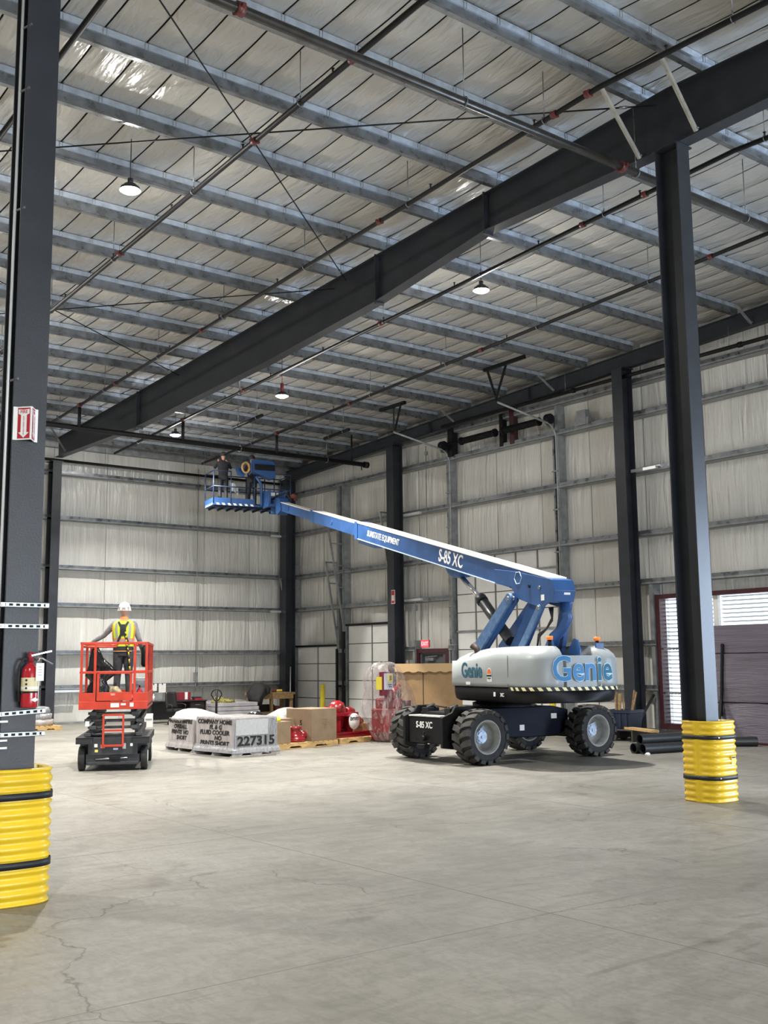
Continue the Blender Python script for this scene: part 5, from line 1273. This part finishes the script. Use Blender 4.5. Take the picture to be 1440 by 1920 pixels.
text('printed_text', '--- ----- ---\n---- -----\n--- ---- ----\n-------\n----\n----', .042, black_ink, big, (.42,-.004,.38), (1,0,0), (0,0,1), .001)
text('printed_text', '5', .16, black_ink, big, (-.004,.36,.40), (0,-1,0), (0,0,1), .001, .004)
carton('brown box standing behind the red flange fitting on the pallet', inP(.50, .62, .132), ap, .62, .40, .50)
t = thing('flange_fitting', 'short red flanged pipe fitting between two cardboard boxes', 'pipe fitting', inP(.80, .32, .132), ap)
MB().lathe([(.001,0),(.24,0),(.26,.03),(.26,.08),(.18,.12),(.15,.18),(.13,.27),(.17,.29),(.17,.34),(.001,.34)], 28).build('body', pump_red, t)
MB().cyl((.1,-.02,.13),(.42,-.02,.13), .11, 18).build('side_pipe', pump_red, t); MB().cyl((.38,-.02,.13),(.44,-.02,.13), .15, 18).build('flange', pump_red, t)
q = MB()
for i in range(8): a = 2*pi*i/8; q.cyl((.145*cos(a),.145*sin(a),.34),(.145*cos(a),.145*sin(a),.36), .015, 6)
q.build('bolts', chrome_dull, t)
crumple('tarp_bundle', grey_tarp, 'grey and white tarp bundle lying behind the cartons', 'tarp', inP(1.55, 1.75, 0), [(0,.95,.5,0,0),(.25,.95,.5,0,0),(.50,.80,.42,.0,0),(.66,.55,.30,.25,0),(.80,.25,.16,.35,0),(.83,.1,.08,.35,0)], 4.4, ap, .25)
crumple('white_sheet', mat('white_sheet', (.36,.355,.335), .5, 0, .2, 6, .4, 9), 'white plastic sheet lying on the grey tarp behind the cartons', 'sheet', inP(1.85, 1.65, .62), [(0,.45,.26,0,0),(.06,.38,.22,0,0),(.12,.2,.13,.02,0),(.14,.08,.06,.02,0)], 9.4, ap, .4)
crumple('yellow_glove', mat('glove_yellow', (.72,.72,.03), .6), 'bright yellow glove lying on the small cardboard box', 'glove', inP(.16, .22, .614), [(0,.10,.07,0,0),(.05,.11,.08,0,0),(.09,.07,.05,.01,0),(.11,.03,.02,.01,0)], 3.3, 0, .4)
crumple('black_bag', bag_m, 'black bag with a white strap on top of the tarp bundle', 'bag', inP(.85, 1.75, .46), [(0,.26,.2,0,0),(.12,.28,.2,0,0),(.26,.18,.14,0,0),(.32,.07,.06,0,0)], 6.6, 0, .3)
# red fire pump on pallet
aq = radians(12)
def inQ(x, y, z): return (14.72 + x*cos(aq) - y*sin(aq), 20.93 + x*sin(aq) + y*cos(aq), z)
pallet('rough wooden pallet under the red pump', (14.72, 20.93, 0), aq, 1.62, 1.1, nb=6, group=None)
t = thing('fire_pump', 'glossy red split-case pump with a round white tag', 'pump', inQ(.05, .18, .132), aq)
MB().b2(-.05,1.30,0,.72,0,.10).build('skid_base', pump_red, t, .008); MB().b2(-.08,1.33,-.03,.75,.10,.125).build('skid_flange', pump_red, t)
q = MB(); q.b2(.06,.30,.12,.6,.125,.52); q.b2(.62,.80,.18,.55,.125,.5); q.build('pedestal', pump_red, t, .01)
MB().b2(-.05,.86,.05,.66,.50,.58).build('casing_flange', pump_red, t, .01)
MB().lathe([(.001,-.20),(.10,-.19),(.20,-.13),(.27,-.04),(.27,.04),(.20,.13),(.10,.19),(.001,.20)], 28, (.40,.35,.60), 'Y').build('upper_casing', pump_red, t)
q = MB(); q.tube([(-.12,.30,.62),(-.02,.30,.66),(.08,.32,.60)], [.08,.09,.07], 14); q.build('bearing_housing', pump_red, t)
q = MB(); q.tube([(.70,.35,.60),(.86,.35,.60),(.98,.35,.58)], [.09,.10,.08], 14); q.build('bearing_housing', pump_red, t)
q = MB(); q.tube([(.2,.10,.58),(.2,.06,.74),(.33,.10,.78),(.42,.2,.74)], .05, 12); q.build('volute_pipe', pump_red, t)
MB().cyl((.45,.5,.34),(.45,.78,.34), .17, 24).build('suction_nozzle', pump_red, t); MB().cyl((.45,.74,.34),(.45,.82,.34), .22, 28).build('suction_flange', pump_red, t); MB().lathe([(.10,.125),(.13,.2),(.20,.46),(.30,.50)], 20, (.42,.36,0)).build('lower_casing', pump_red, t)
q = MB(); q.tube([(.82,.3,.36),(1.0,.26,.40),(1.18,.28,.32)], [.09,.11,.10], 14); q.build('coupling_guard', pump_red, t)
MB().lathe([(.001,-.012),(.19,-.012),(.19,0),(.001,0)], 36, (.66,.02,.37), 'Y').build('round_tag', paper, t)
text('tag_print', 'bmm', .15, black_ink, t, (.66,.004,.44), (1,0,0), (0,0,1), .001, .004); text('tag_print', '- - - -\n- -', .05, black_ink, t, (.66,.004,.28), (1,0,0), (0,0,1), .001)
MB().b2(1.06,1.30,.10,.4,.125,.30).build('timber_block', wood_old, t)
# engine driver under a clear plastic cover
ENX, ENY = 16.05, 20.85; ae = radians(20)
t = thing('pump_engine', 'red diesel pump engine with grey control panel under clear plastic', 'engine', (ENX, ENY, .02), ae)
MB().b2(-.12,.62,-.24,.40,.02,.20).build('skid', pump_red, t, .01)
q = MB(); q.b2(-.30,.50,-.26,.26,.20,.78); q.b2(-.22,.42,-.20,.20,.78,1.02); q.build('engine_block', pump_red, t, .03)
q = MB(); 
for i in range(5): q.cyl((-.2+.15*i,-.27,.62),(-.2+.15*i,-.33,.62), .05, 10)
q.b2(-.28,.46,-.34,-.30,.50,.56); q.build('manifold', pump_red, t, .01)
q = MB(); q.tube([(-.1,-.18,1.02),(.05,-.2,1.22),(.3,-.15,1.28),(.52,0,1.05)], .075, 12); q.build('intake_pipe', pump_red, t)
MB().cyl((.30,.1,1.05),(.62,.1,1.05), .15, 20).build('air_filter', pump_red, t)
MB().b2(.50,.66,-.30,.30,.3,.95).build('radiator', mat('dark_red', (.16,.01,.02), .4), t, .01)
q = MB(); q.b2(-.52,-.06,-.36,-.26,1.10,1.66); pn = q.build('control_cabinet', mat('cabinet_maroon', (.14,.012,.03), .4), t, .01); pn.location = (-.22, 0, 0)
MB().b2(-.46,-.08,-.37,-.358,1.24,1.62).build('panel_face', mat('panel_face', (.50,.50,.56), .4), pn)
MB().b2(-.31,-.10,-.378,-.368,1.42,1.60).build('display_bezel', mat('bezel_yellow', (.66,.55,.06), .4), pn); MB().b2(-.25,-.15,-.384,-.376,1.46,1.57).build('display', mat('lcd', (.16,.14,.09), .3), pn)
for i in range(3): MB().cyl((-.27+.06*i,-.37,1.36),(-.27+.06*i,-.385,1.36), .016, 8).build('button', black_ink, pn)
for i in range(2): MB().cyl((-.24+.07*i,-.37,1.31),(-.24+.07*i,-.385,1.31), .016, 8).build('button', black_ink, pn)
MB().b2(-.56,-.52,-.34,-.20,1.24,1.54).build('warning_label', mat('bezel_yellow', (.66,.55,.06), .4), pn); q = MB(); q.bar((-.3,-.3,.8),(-.3,-.3,1.1), .06, .06); q.bar((-.12,-.3,.8),(-.12,-.3,1.1), .06, .06); q.build('panel_stand', mat('cabinet_maroon', (.14,.012,.03), .4), t).location = (-.2, 0, 0)
cp = bpy.data.materials.new('clear_plastic'); cp.use_nodes = True; N_ = cp.node_tree.nodes; K_ = cp.node_tree.links; P_ = N_['Principled BSDF']
P_.inputs['Base Color'].default_value = (.78,.74,.72,1); P_.inputs['Roughness'].default_value = .16; P_.inputs['Specular IOR Level'].default_value = .9
tr = N_.new('ShaderNodeBsdfTransparent'); tr.inputs[0].default_value = (.93,.91,.92,1); mx = N_.new('ShaderNodeMixShader')
g_ = N_.new('ShaderNodeNewGeometry'); nz_ = N_.new('ShaderNodeTexNoise'); nz_.inputs['Scale'].default_value = 5; nz_.inputs['Detail'].default_value = 4; nz_.inputs['Distortion'].default_value = 1.5; mp_ = N_.new('ShaderNodeMapping'); mp_.inputs['Scale'].default_value = (1.6,1.6,.5)
K_.new(g_.outputs['Position'], mp_.inputs[0]); K_.new(mp_.outputs[0], nz_.inputs[0]); mr_ = N_.new('ShaderNodeMapRange'); mr_.inputs[1].default_value = .48; mr_.inputs[2].default_value = .75; mr_.inputs[3].default_value = .07; mr_.inputs[4].default_value = .52
K_.new(nz_.outputs[0], mr_.inputs[0]); K_.new(mr_.outputs[0], mx.inputs[0]); K_.new(tr.outputs[0], mx.inputs[1]); K_.new(P_.outputs[0], mx.inputs[2]); K_.new(mx.outputs[0], N_['Material Output'].inputs[0])
bp_ = N_.new('ShaderNodeBump'); bp_.inputs['Strength'].default_value = .9; bp_.inputs['Distance'].default_value = .06; K_.new(nz_.outputs[0], bp_.inputs['Height']); K_.new(bp_.outputs[0], P_.inputs['Normal'])
prof = [(.02,.30,.26,-.05,-.16),(.10,.40,.34,-.03,-.10),(.35,.60,.46,.05,-.04),(.60,.78,.52,.12,0),(.80,.86,.54,.12,0),(1.0,.80,.52,.07,0),(1.25,.68,.48,.0,-.02),(1.45,.58,.46,-.20,-.06),(1.62,.50,.42,-.30,-.1),(1.76,.42,.34,-.34,-.12),(1.86,.3,.22,-.34,-.12),(1.90,.1,.07,-.34,-.12)]
q = MB(); R = []; n = 64
for (z, rx, ry, dx, dy) in prof:
    P = []
    for k in range(n):
        a = 2*pi*k/n; e = 1 + .05*sin(9*a+z*2) + .035*sin(17*a-z*3) + .10*mnoise.noise(Vector((2*cos(a), 2*sin(a), z*2)))
        P.append((dx+rx*e*cos(a), dy+ry*e*sin(a), z + .03*sin(5*a)))
    R.append(P)
q.loft(R, caps=False); o = q.build('plastic_cover', cp); o.location = (ENX, ENY, 0.0); o.rotation_euler = (0,0,ae)
tag(o, 'crumpled clear plastic sheet draped over the red pump engine', 'plastic sheet')
# tall open carton behind the lift
t = thing('cardboard_box', 'tall brown cardboard box with a torn top flap, behind the boom lift', 'box', (19.35, 23.25, 0), radians(-40))
q = MB(); q.b2(-.86,-.13,-.5,.5,.14,1.66); q.b2(-.11,.95,-.5,.5,.14,1.66); q.build('carton', card, t, .006)
MB().b2(-.13,-.11,-.48,.5,.14,1.66).build('slit', gap_dark, t)
q = MB(); n = 24; P = [(-.9+1.9*i/n, -.56, 1.86) for i in range(n+1)] + [(-.9+1.9*i/n, -.58, 1.63+.02*sin(i*1.7)) for i in range(n+1)]
P += [(x, y+.012, z) for x, y, z in P]; m_ = 2*(n+1)
q.add(P, [(i, i+1, n+2+i, n+1+i) for i in range(n)] + [(m_+i+1, m_+i, m_+n+1+i, m_+n+2+i) for i in range(n)] + [(i+1, i, m_+i, m_+i+1) for i in range(n)]); q.build('torn_flap', mat('cardboard_light', (.50,.34,.17), .75), t)
q = MB(); q.b2(-.88,.98,-.5,.5,1.66,1.84); q.build('upper_carton', card, t, .006)
for i in range(3): MB().b2(-.9+.85*i,-.75+.85*i,-.5,.5,0,.12).build('pallet_block', wood, t)
MB().b2(-.92,1.0,-.52,.52,.11,.138).build('pallet_deck', wood, t)
# bollards
def bollard(x, y, h, label):
    t = thing('bollard', label, 'bollard', (x, y, 0), 0, 'yellow steel bollards')
    MB().lathe([(.085,0),(.085,h-.05),(.075,h-.02),(.05,h),(.001,h+.005)], 24).build('post', mat('bollard_yellow', (.60,.50,.02), .4, 0, .12, 4), t); MB().lathe([(.13,0),(.13,.015),(.085,.02)], 24).build('base', galv_dull, t)
bollard(21.2, 31.2, 1.17, 'yellow bollard in front of the low dock door'); bollard(21.3, 20.35, 1.1, 'yellow bollard seen under the boom lift turntable')

# ================================================================ DESK CORNER BY THE BACK WALL
blk = mat('desk_black', (.014,.012,.014), .45)
t = thing('desk', 'black office desk against the back wall', 'desk', (15.3, 32.4, 0))
MB().b2(0,2.05,0,.85,.68,.72).build('desk_top', blk, t, .004); MB().b2(.02,.06,.03,.82,0,.68).build('side_panel', blk, t); MB().b2(1.99,2.03,.03,.82,0,.68).build('side_panel', mat('desk_maroon', (.035,.012,.018), .45), t); MB().b2(.06,1.99,.5,.53,.1,.68).build('modesty_panel', blk, t)
dr = MB().b2(1.45,1.97,.05,.7,.05,.66).build('drawer_unit', mat('desk_maroon', (.035,.012,.018), .45), t); 
for z in (.08,.28,.47): 
    d_ = MB().b2(1.47,1.95,.03,.052,z,z+.17).build('drawer', blk, t); MB().b2(1.62,1.80,.018,.03,z+.09,z+.105).build('handle', galv_dull, d_)
t = thing('office_chair', 'black office chair with chrome legs in front of the desk', 'chair', (15.75, 31.45, 0), radians(-165))
MB().b2(-.24,.24,-.22,.24,.42,.50).build('seat', blk, t, .03); q = MB(); q.grid(lambda u, v: ((u-.5)*.48*(1-.1*v), -.24-.08*v-.04*(1-(2*u-1)**2), .50+.52*v), 8, 8); o = q.build('backrest', blk, t, fix=False); md = o.modifiers.new('s', 'SOLIDIFY'); md.thickness = .06
MB().cyl((0,0,.12),(0,0,.42), .03, 12).build('gas_lift', chrome_dull, t)
for i in range(5):
    a = 2*pi*i/5; q = MB(); q.tube([(0,0,.13),(.15*cos(a),.15*sin(a),.12),(.28*cos(a),.28*sin(a),.07)], .018, 8); l_ = q.build('leg', chrome, t); MB().cyl((.28*cos(a),.28*sin(a)-.02,.035),(.28*cos(a),.28*sin(a)+.02,.035), .035, 12).build('castor', rubber, l_)
for s in (-1, 1): q = MB(); q.tube([(s*.25,.1,.45),(s*.29,.12,.62),(s*.29,-.1,.66),(s*.25,-.24,.64)], .015, 8); q.build('armrest', blk, t)
t = thing('archive_box', 'white paper carton standing on the floor left of the office chair', 'box', (14.42, 30.95, 0), radians(-25)); MB().b2(0,.26,0,.3,0,.40).build('carton', white_paint, t, .004); MB().b2(.03,.23,-.006,0,.21,.26).build('printed_band', mat('print_grey', (.25,.28,.26), .6), t); text('print', '- - - -\n- - - -\n- - -', .04, galv_dull, t, (.13,-.004,.11), (1,0,0), (0,0,1), .001)
t = thing('red_binder_box', 'dark red file box on the desk', 'file box', (16.5, 32.75, .722)); MB().b2(0,.42,0,.25,0,.26).build('box', mat('file_red', (.22,.015,.03), .5), t, .005); MB().b2(.20,.30,-.01,0,.02,.26).build('paper_slip', paper, t)
t = thing('book_stack', 'low stack of blue and red folders on the desk', 'folders', (16.98, 32.55, .722)); MB().b2(0,.28,0,.22,0,.05).build('folder', sign_red, t); MB().b2(-.02,.24,.02,.22,.05,.10).build('folder', bin_blue, t)
t = thing('monitor', 'small grey screen standing at the left of the desk', 'monitor', (15.72, 32.7, .722)); MB().b2(-.14,.14,0,.03,.03,.27).build('screen', galv_dull, t, .004); MB().b2(-.06,.06,-.06,.08,0,.015).build('stand', galv_dull, t); MB().b2(-.015,.015,.03,.045,0,.12).build('neck', galv_dull, t)
t = thing('bottle', 'clear white bottle on the left end of the desk', 'bottle', (15.5, 32.6, .722)); MB().lathe([(.001,0),(.035,0),(.035,.15),(.015,.19),(.015,.22),(.001,.22)], 16).build('body', paper, t); MB().lathe([(.017,.20),(.017,.235),(.001,.235)], 12).build('cap', white_paint, t)
for i_, (x, lb, w_, z0, z1) in enumerate(((16.28, 'left of two white notices pinned to the girt above the desk', .25, 1.0, 1.25), (16.60, 'right of two white notices pinned to the girt above the desk', .27, .94, 1.25))):
    t = thing('notice', lb, 'notice', (x, 34.53, 0), 0, 'paper notices on the girt'); MB().b2(0,w_,-.006,0,z0,z1).build('sheet', paper, t); MB().b2(w_/2-.02,w_/2+.02,-.02,.0,z1-.035,z1).build('clip', black_ink, t)
    text('print', '- - - - -\n- - - -\n- - - - -', .035, galv_dull, t, (w_/2,-.008,(z0+z1)/2), (1,0,0), (0,0,1), .001)
# pallet jack
t = thing('pallet_jack', 'black pallet jack with an oval loop handle behind the crates', 'pallet jack', (15.35, 28.1, 0), radians(-35))
q = MB(); q.tube([(0,0,.25),(0,0,1.12)], .035, 10); q.build('tiller', black_paint, t)
q = MB(); q.tube([(0,0,.70)] + [(.15*sin(a)*(1.0 if cos(a) > -.2 else .75), 0, 1.0-.17*cos(a)*(-1)) for a in [pi - 2*pi*k/20 for k in range(21)]] + [(0,0,.70)], .018, 8); q.build('handle_loop', black_paint, t)
q = MB(); q.tube([(0,-.02,.98),(-.05,-.03,.93),(-.06,-.03,.88)], .012, 6); q.build('lever', galv_dull, t)
q = MB(); q.b2(-.12,.12,-.1,.12,.12,.34); q.build('pump_body', black_paint, t, .02); MB().cyl((-.1,0,.09),(.1,0,.09), .09, 16).build('steer_wheels', rubber, t)
for x in (-.19,.19): q = MB(); q.b2(x-.075,x+.075,.12,1.25,.06,.12); q.build('fork', black_paint, t, .01)
# pale flat packs along the back wall
t = thing('flat_pack', 'pale grey flat packed panels stacked by the back wall', 'panels', (17.6, 32.3, 0))
for i in range(4): MB().b2(0,1.8-.05*i,0,.9,.05+i*.14,.05+i*.14+.125).build('panel_pack', mat('pack_grey', (.44,.43,.46), .4, 0, .2, 5), t, .01)
MB().b2(0,.1,0,.9,0,.05).build('bearer', wood, t); MB().b2(1.6,1.7,0,.9,0,.05).build('bearer', wood, t)
crumple('camo_cloth', mat('camo', (.30,.27,.08), .8, 0, .7, 14), 'green and tan cloth heap on the pale flat packs', 'cloth', (18.05, 32.55, .595), [(0,.42,.2,0,0),(.08,.38,.18,0,0),(.17,.15,.1,-.2,0),(.19,.06,.05,-.2,0)], 2.9, 0, .4)
# workbench
t = thing('workbench', 'wooden workbench against the back wall near the corner column', 'workbench', (19.45, 32.75, 0))
MB().b2(0,1.62,0,.8,.80,.88).build('bench_top', wood_old, t, .004); MB().b2(.05,1.55,.05,.75,.16,.22).build('lower_shelf', wood_old, t)
for x in (.05,1.44): 
    for y in (.03,.66): MB().b2(x,x+.10,y,y+.10,0,.80).build('leg', wood_old, t, .003)
MB().b2(.05,1.54,.0,.04,.66,.80).build('apron', wood_old, t); MB().b2(.62,.72,.03,.13,.22,.80).build('leg', wood_old, t)
crumple('dark_jacket', mat('jacket', (.022,.022,.023), .8, 0, .3, 8, .4, 10), 'dark jacket thrown over the left end of the workbench', 'jacket', (19.62, 32.95, .45), [(0,.16,.3,-.12,-.12),(.25,.24,.34,-.1,-.08),(.44,.40,.38,.05,0),(.60,.36,.34,.1,0),(.72,.24,.24,.05,0),(.78,.1,.1,.05,0)], 7.7, 0, .28)
t = thing('hand_drill', 'yellow and red power tool lying on the workbench', 'tool', (20.45, 32.95, .882)); MB().b2(0,.2,0,.07,.03,.10).build('body', mat('tool_yellow', (.72,.55,.08), .5), t, .01); MB().cyl((.2,.035,.07),(.28,.035,.07), .02, 10).build('chuck', black_ink, t); MB().b2(-.22,-.03,0,.08,0,.08).build('battery', red_paint, t, .01)
t = thing('tool_case', 'black and red tool cases on the lower shelf of the workbench', 'tool case', (19.75, 32.9, .222)); MB().b2(0,.55,0,.4,0,.24).build('case', black_paint, t, .02); MB().b2(.6,.85,.05,.4,0,.18).build('case', red_paint, t, .02)
q = MB(); q.bar((0,0,0),(.28,.42,1.75), .03, .03); o = q.build('leaning_strip', galv_dull); o.location = (20.95, 32.9, 0.02); tag(o, 'thin metal strip leaning on the corner column beside the workbench', 'strip')
# wrapped pallet left of the scissor lift
pallet('pallet under the film wrapped goods behind the left column', (10.9, 31.6, 0), -.1, 1.15, 1.0, wood)
t = thing('wrapped_goods', 'grey film wrapped bags on a pallet behind the left column', 'goods', (11.45, 32.1, .13), -.1)
for i, (z, sx_) in enumerate(((0, .52), (.18, .46), (.36, .38))):
    crumple('wrapped_bag', film_silver if i else film, None, None, (0,0,z), [(0,sx_,.42,0,0),(.09,sx_*1.05,.45,0,0),(.18,sx_,.42,0,0),(.21,sx_*.6,.25,0,0)], 1.1*i+.5, 0, .15, parent=t)
# wall bits: conduit, boxes, exit sign, signs
t = thing('wall_conduit', 'thin grey conduit running down the back wall to a switch box', 'conduit', (18.0, 34.50, 0)); MB().tube([(0,0,1.45),(0,0,8.95)], .014, 8).build('tube', galv_dull, t); MB().b2(-.07,.07,-.05,.05,1.30,1.62).build('switch_box', galv_dull, t, .005); MB().tube([(0,0,.95),(0,0,1.3)], .012, 8).build('tail', galv_dull, t)
t = thing('wall_conduit', 'thin conduit on the gable wall rising from the exit sign', 'conduit', (22.0, 26.35, 0)); MB().tube([(0,0,2.55),(0,0,8.9)], .012, 8).build('tube', galv_dull, t); MB().b2(-.03,.05,-.05,.05,8.6,8.72).build('junction_box', galv_dull, t)
t = thing('wall_conduit', 'conduit on the gable wall curving down beside the gable column', 'conduit', (22.0, 27.0, 0)); MB().tube([(0,0,.6),(0,0,4.9),(0,-.06,5.02),(0,-.2,5.06)], .016, 8).build('tube', galv_dull, t); MB().b2(-.05,.05,-.06,.06,3.55,3.72).build('switch_box', galv_dull, t)
t = thing('exit_sign', 'small glowing red exit sign above the grey door', 'exit sign', (21.98, 26.52, 2.36)); MB().b2(0,.06,-.19,.19,0,.24).build('housing', mat('exit_housing', (.5,.1,.1), .5), t, .005)
MB().b2(-.006,0,-.185,.185,.005,.235).build('glow_face', mat('exit_glow', (.8,.05,.07), .4, emit=(1,.06,.09), estr=1.6), t); text('lettering', 'EXIT', .17, mat('exit_letter', (1,.5,.5), .4, emit=(1,.55,.55), estr=1.5), t, (-.009,0,.115), (0,-1,0), (0,0,1), .001, .002)
t = thing('wall_box', 'small grey electrical box on the top girt right of the vehicle door', 'box', (21.98, 19.6, 8.36)); MB().b2(0,.18,-.16,.16,0,.42).build('body', galv_dull, t, .005); MB().b2(.02,.2,-.24,.24,0,.2).build('base', galv_dull, t, .005)
t = thing('warning_sign', 'narrow red and white warning sign on the gable column left of the exit door', 'sign', (21.565, 27.62, 3.80)); MB().b2(0,.008,-.10,.10,0,.45).build('plate', paper, t); MB().b2(-.004,0,-.085,.085,.02,.43).build('red_border', sign_red, t); MB().b2(-.007,-.004,-.06,.06,.10,.28).build('white_field', paper, t)
t = thing('hasp', 'small black door latch between the dock doors', 'latch', (21.98, 31.30, 1.05)); MB().b2(0,.05,-.04,.04,0,.06).build('plate', black_paint, t); MB().cyl((0,.02,.03),(-.08,.12,.01), .012, 6).build('lever', black_paint, t)

# ================================================================ RIGHT SIDE: BIN, PIPES, WRAPPED BOARDS
t = thing('tote_bin', 'dark blue plastic tote bin with timber offcuts, right of the boom lift', 'bin', (20.45, 17.22, .28), radians(8))
q = MB(); q.loft([[(x*k, y*k, z) for x, y in ((-.3,-.36),(.3,-.36),(.3,.36),(-.3,.36))] for z, k in ((0,.86),(.36,.98),(.37,1.04),(.44,1.04),(.44,.97),(.05,.84))], caps=False, sm=False); q.build('tub', bin_blue, t); MB().b2(-.24,.24,-.3,.3,.0,.05).build('tub_floor', bin_blue, t)
q = MB(); 
for y in (-.25,-.08,.09,.26): q.b2(-.31,-.28,y-.02,y+.02,.05,.36)
q.build('ribs', bin_blue, t)
for i, (x, y, dx, dy, h_) in enumerate(((.0,.18,.0,.02,.86),(-.06,.10,.06,-.02,.82),(.1,-.1,.0,-.16,.90),(.0,-.16,.02,-.20,.86),(.08,.0,-.02,.05,.7))):
    q = MB(); q.bar((x,y,.06),(x+dx,y+dy,h_), .09 if i < 2 else .04, .03); o = q.build('timber_offcut', wood_old); o.parent = t
pallet('low pallet under the dark blue tote bin', (20.0, 16.6, 0), radians(5), 1.0, 1.2, mat('dark_pallet', (.05,.042,.036), .8), nb=6, h=.27, group=None)
q = MB(); q.b2(-.10,.10,-1.1,.75,0,.055); o = q.build('plank', wood, bevel=.003); o.location = (20.2, 16.75, .272); o.rotation_euler = (0,0,radians(-24)); tag(o, 'pale timber plank lying on the low pallet in front of the tote bin', 'plank')
q = MB(); q.bar((0,0,0),(.95,.0,1.0), .05, .05); o = q.build('leaning_bar', black_paint); o.location = (21.02, 17.5, 0.03); tag(o, 'thin black bar leaning against the maroon louvre frame', 'bar')
def bpipe(a, b, r, label):
    t = thing('plastic_pipe', label, 'pipe', a, 0, 'black pipes lying on the floor at the right'); d = Vector(b)-Vector(a)
    q = MB(); q.cyl((0,0,0), d, r, 28, caps=False); q.cyl(d, (0,0,0), r*.88, 28, caps=False); dn = d.normalized()
    for e in (Vector((0,0,0)), d):
        u = dn.cross(Vector((0,0,1))).normalized(); w = dn.cross(u); P = [e+(u*cos(k*2*pi/28)+w*sin(k*2*pi/28))*r for k in range(28)]+[e+(u*cos(k*2*pi/28)+w*sin(k*2*pi/28))*r*.88 for k in range(28)]
        q.add(P, [(k,(k+1)%28,28+(k+1)%28,28+k) for k in range(28)])
    q.build('pipe', mat('hdpe_black', (.020,.021,.023), .42, 0, .2, 6), t); return t
pd = Vector((.985, -.17, 0))
r_ = .105
a1 = Vector((17.62, 14.62, r_)); bpipe(a1, a1+pd*1.95, r_, 'left front black pipe of the three stacked behind the yellow guard')
a2 = a1 + Vector((.17,.985,0))*-.215 + pd*.05; bpipe(a2, a2+pd*1.95, r_, 'right front black pipe of the three stacked behind the yellow guard')
a3 = (a1+a2)/2 + Vector((0,0,.182)) + pd*.05; bpipe(a3, a3+pd*1.95, r_*1.02, 'uppermost black pipe of the three stacked behind the yellow guard')
bpipe((20.95, 13.95, .107), (19.5, 15.15, .107), .105, 'single black pipe lying under the wrapped boards with its end to the right')
t = thing('wrapped_boards', 'tall stack of purple-grey film wrapped boards leaning before the louvre', 'boards', (21.30, 16.12, 0))
lean = .12
for i, (z0, z1) in enumerate(((.05,.90),(.92,2.02),(2.04,2.68))):
    q = MB(); x0a, x0b = z0*lean, z1*lean
    def fn(u, v):
        z = z0+(z1-z0)*v; y = .02 - 5.0*u; return (z*lean + .03*mnoise.noise(Vector((y*1.3, z*3, i))) - .02*sin(pi*v), y, z)
    q.grid(fn, 24, 5); P0 = len(q.v); q.b2(.10+x0a,.40+x0a,-4.98,.0,z0,z1)
    q.add([(z0*lean,.02,z0),(.4+z0*lean,.02,z0),(.4+z1*lean,.02,z1),(z1*lean,.02,z1)], [(0,1,2,3)]); q.build('wrapped_bundle', purple_wrap, t, fix=False)
for z in (.91,2.03): MB().b2(-.01+z*lean,.3+z*lean,-4.98,.02,z-.012,z+.012).build('batten', black_paint, t)
MB().b2(-.05,.5,-5,.05,0,.05).build('bearer', maroon, t)
q = MB(); q.bar((-.62,-1.32,0.02),(.05,-1.02,.95), .06, .09); q.bar((.0,-1.05,.6),(.22,-1.02,2.25), .05, .06); q.bar((-.62,-1.32,.03),(.2,-1.2,.03), .06, .05); q.build('rack_prop', black_paint, t)
crumple('floor_scrap', tarp, 'small white paper scrap on the floor by the black pipes', 'scrap', (17.55, 14.2, 0.0), [(0,.06,.04,0,0),(.03,.06,.04,0,0),(.05,.03,.02,0,0)], 1.9, 0, .3)
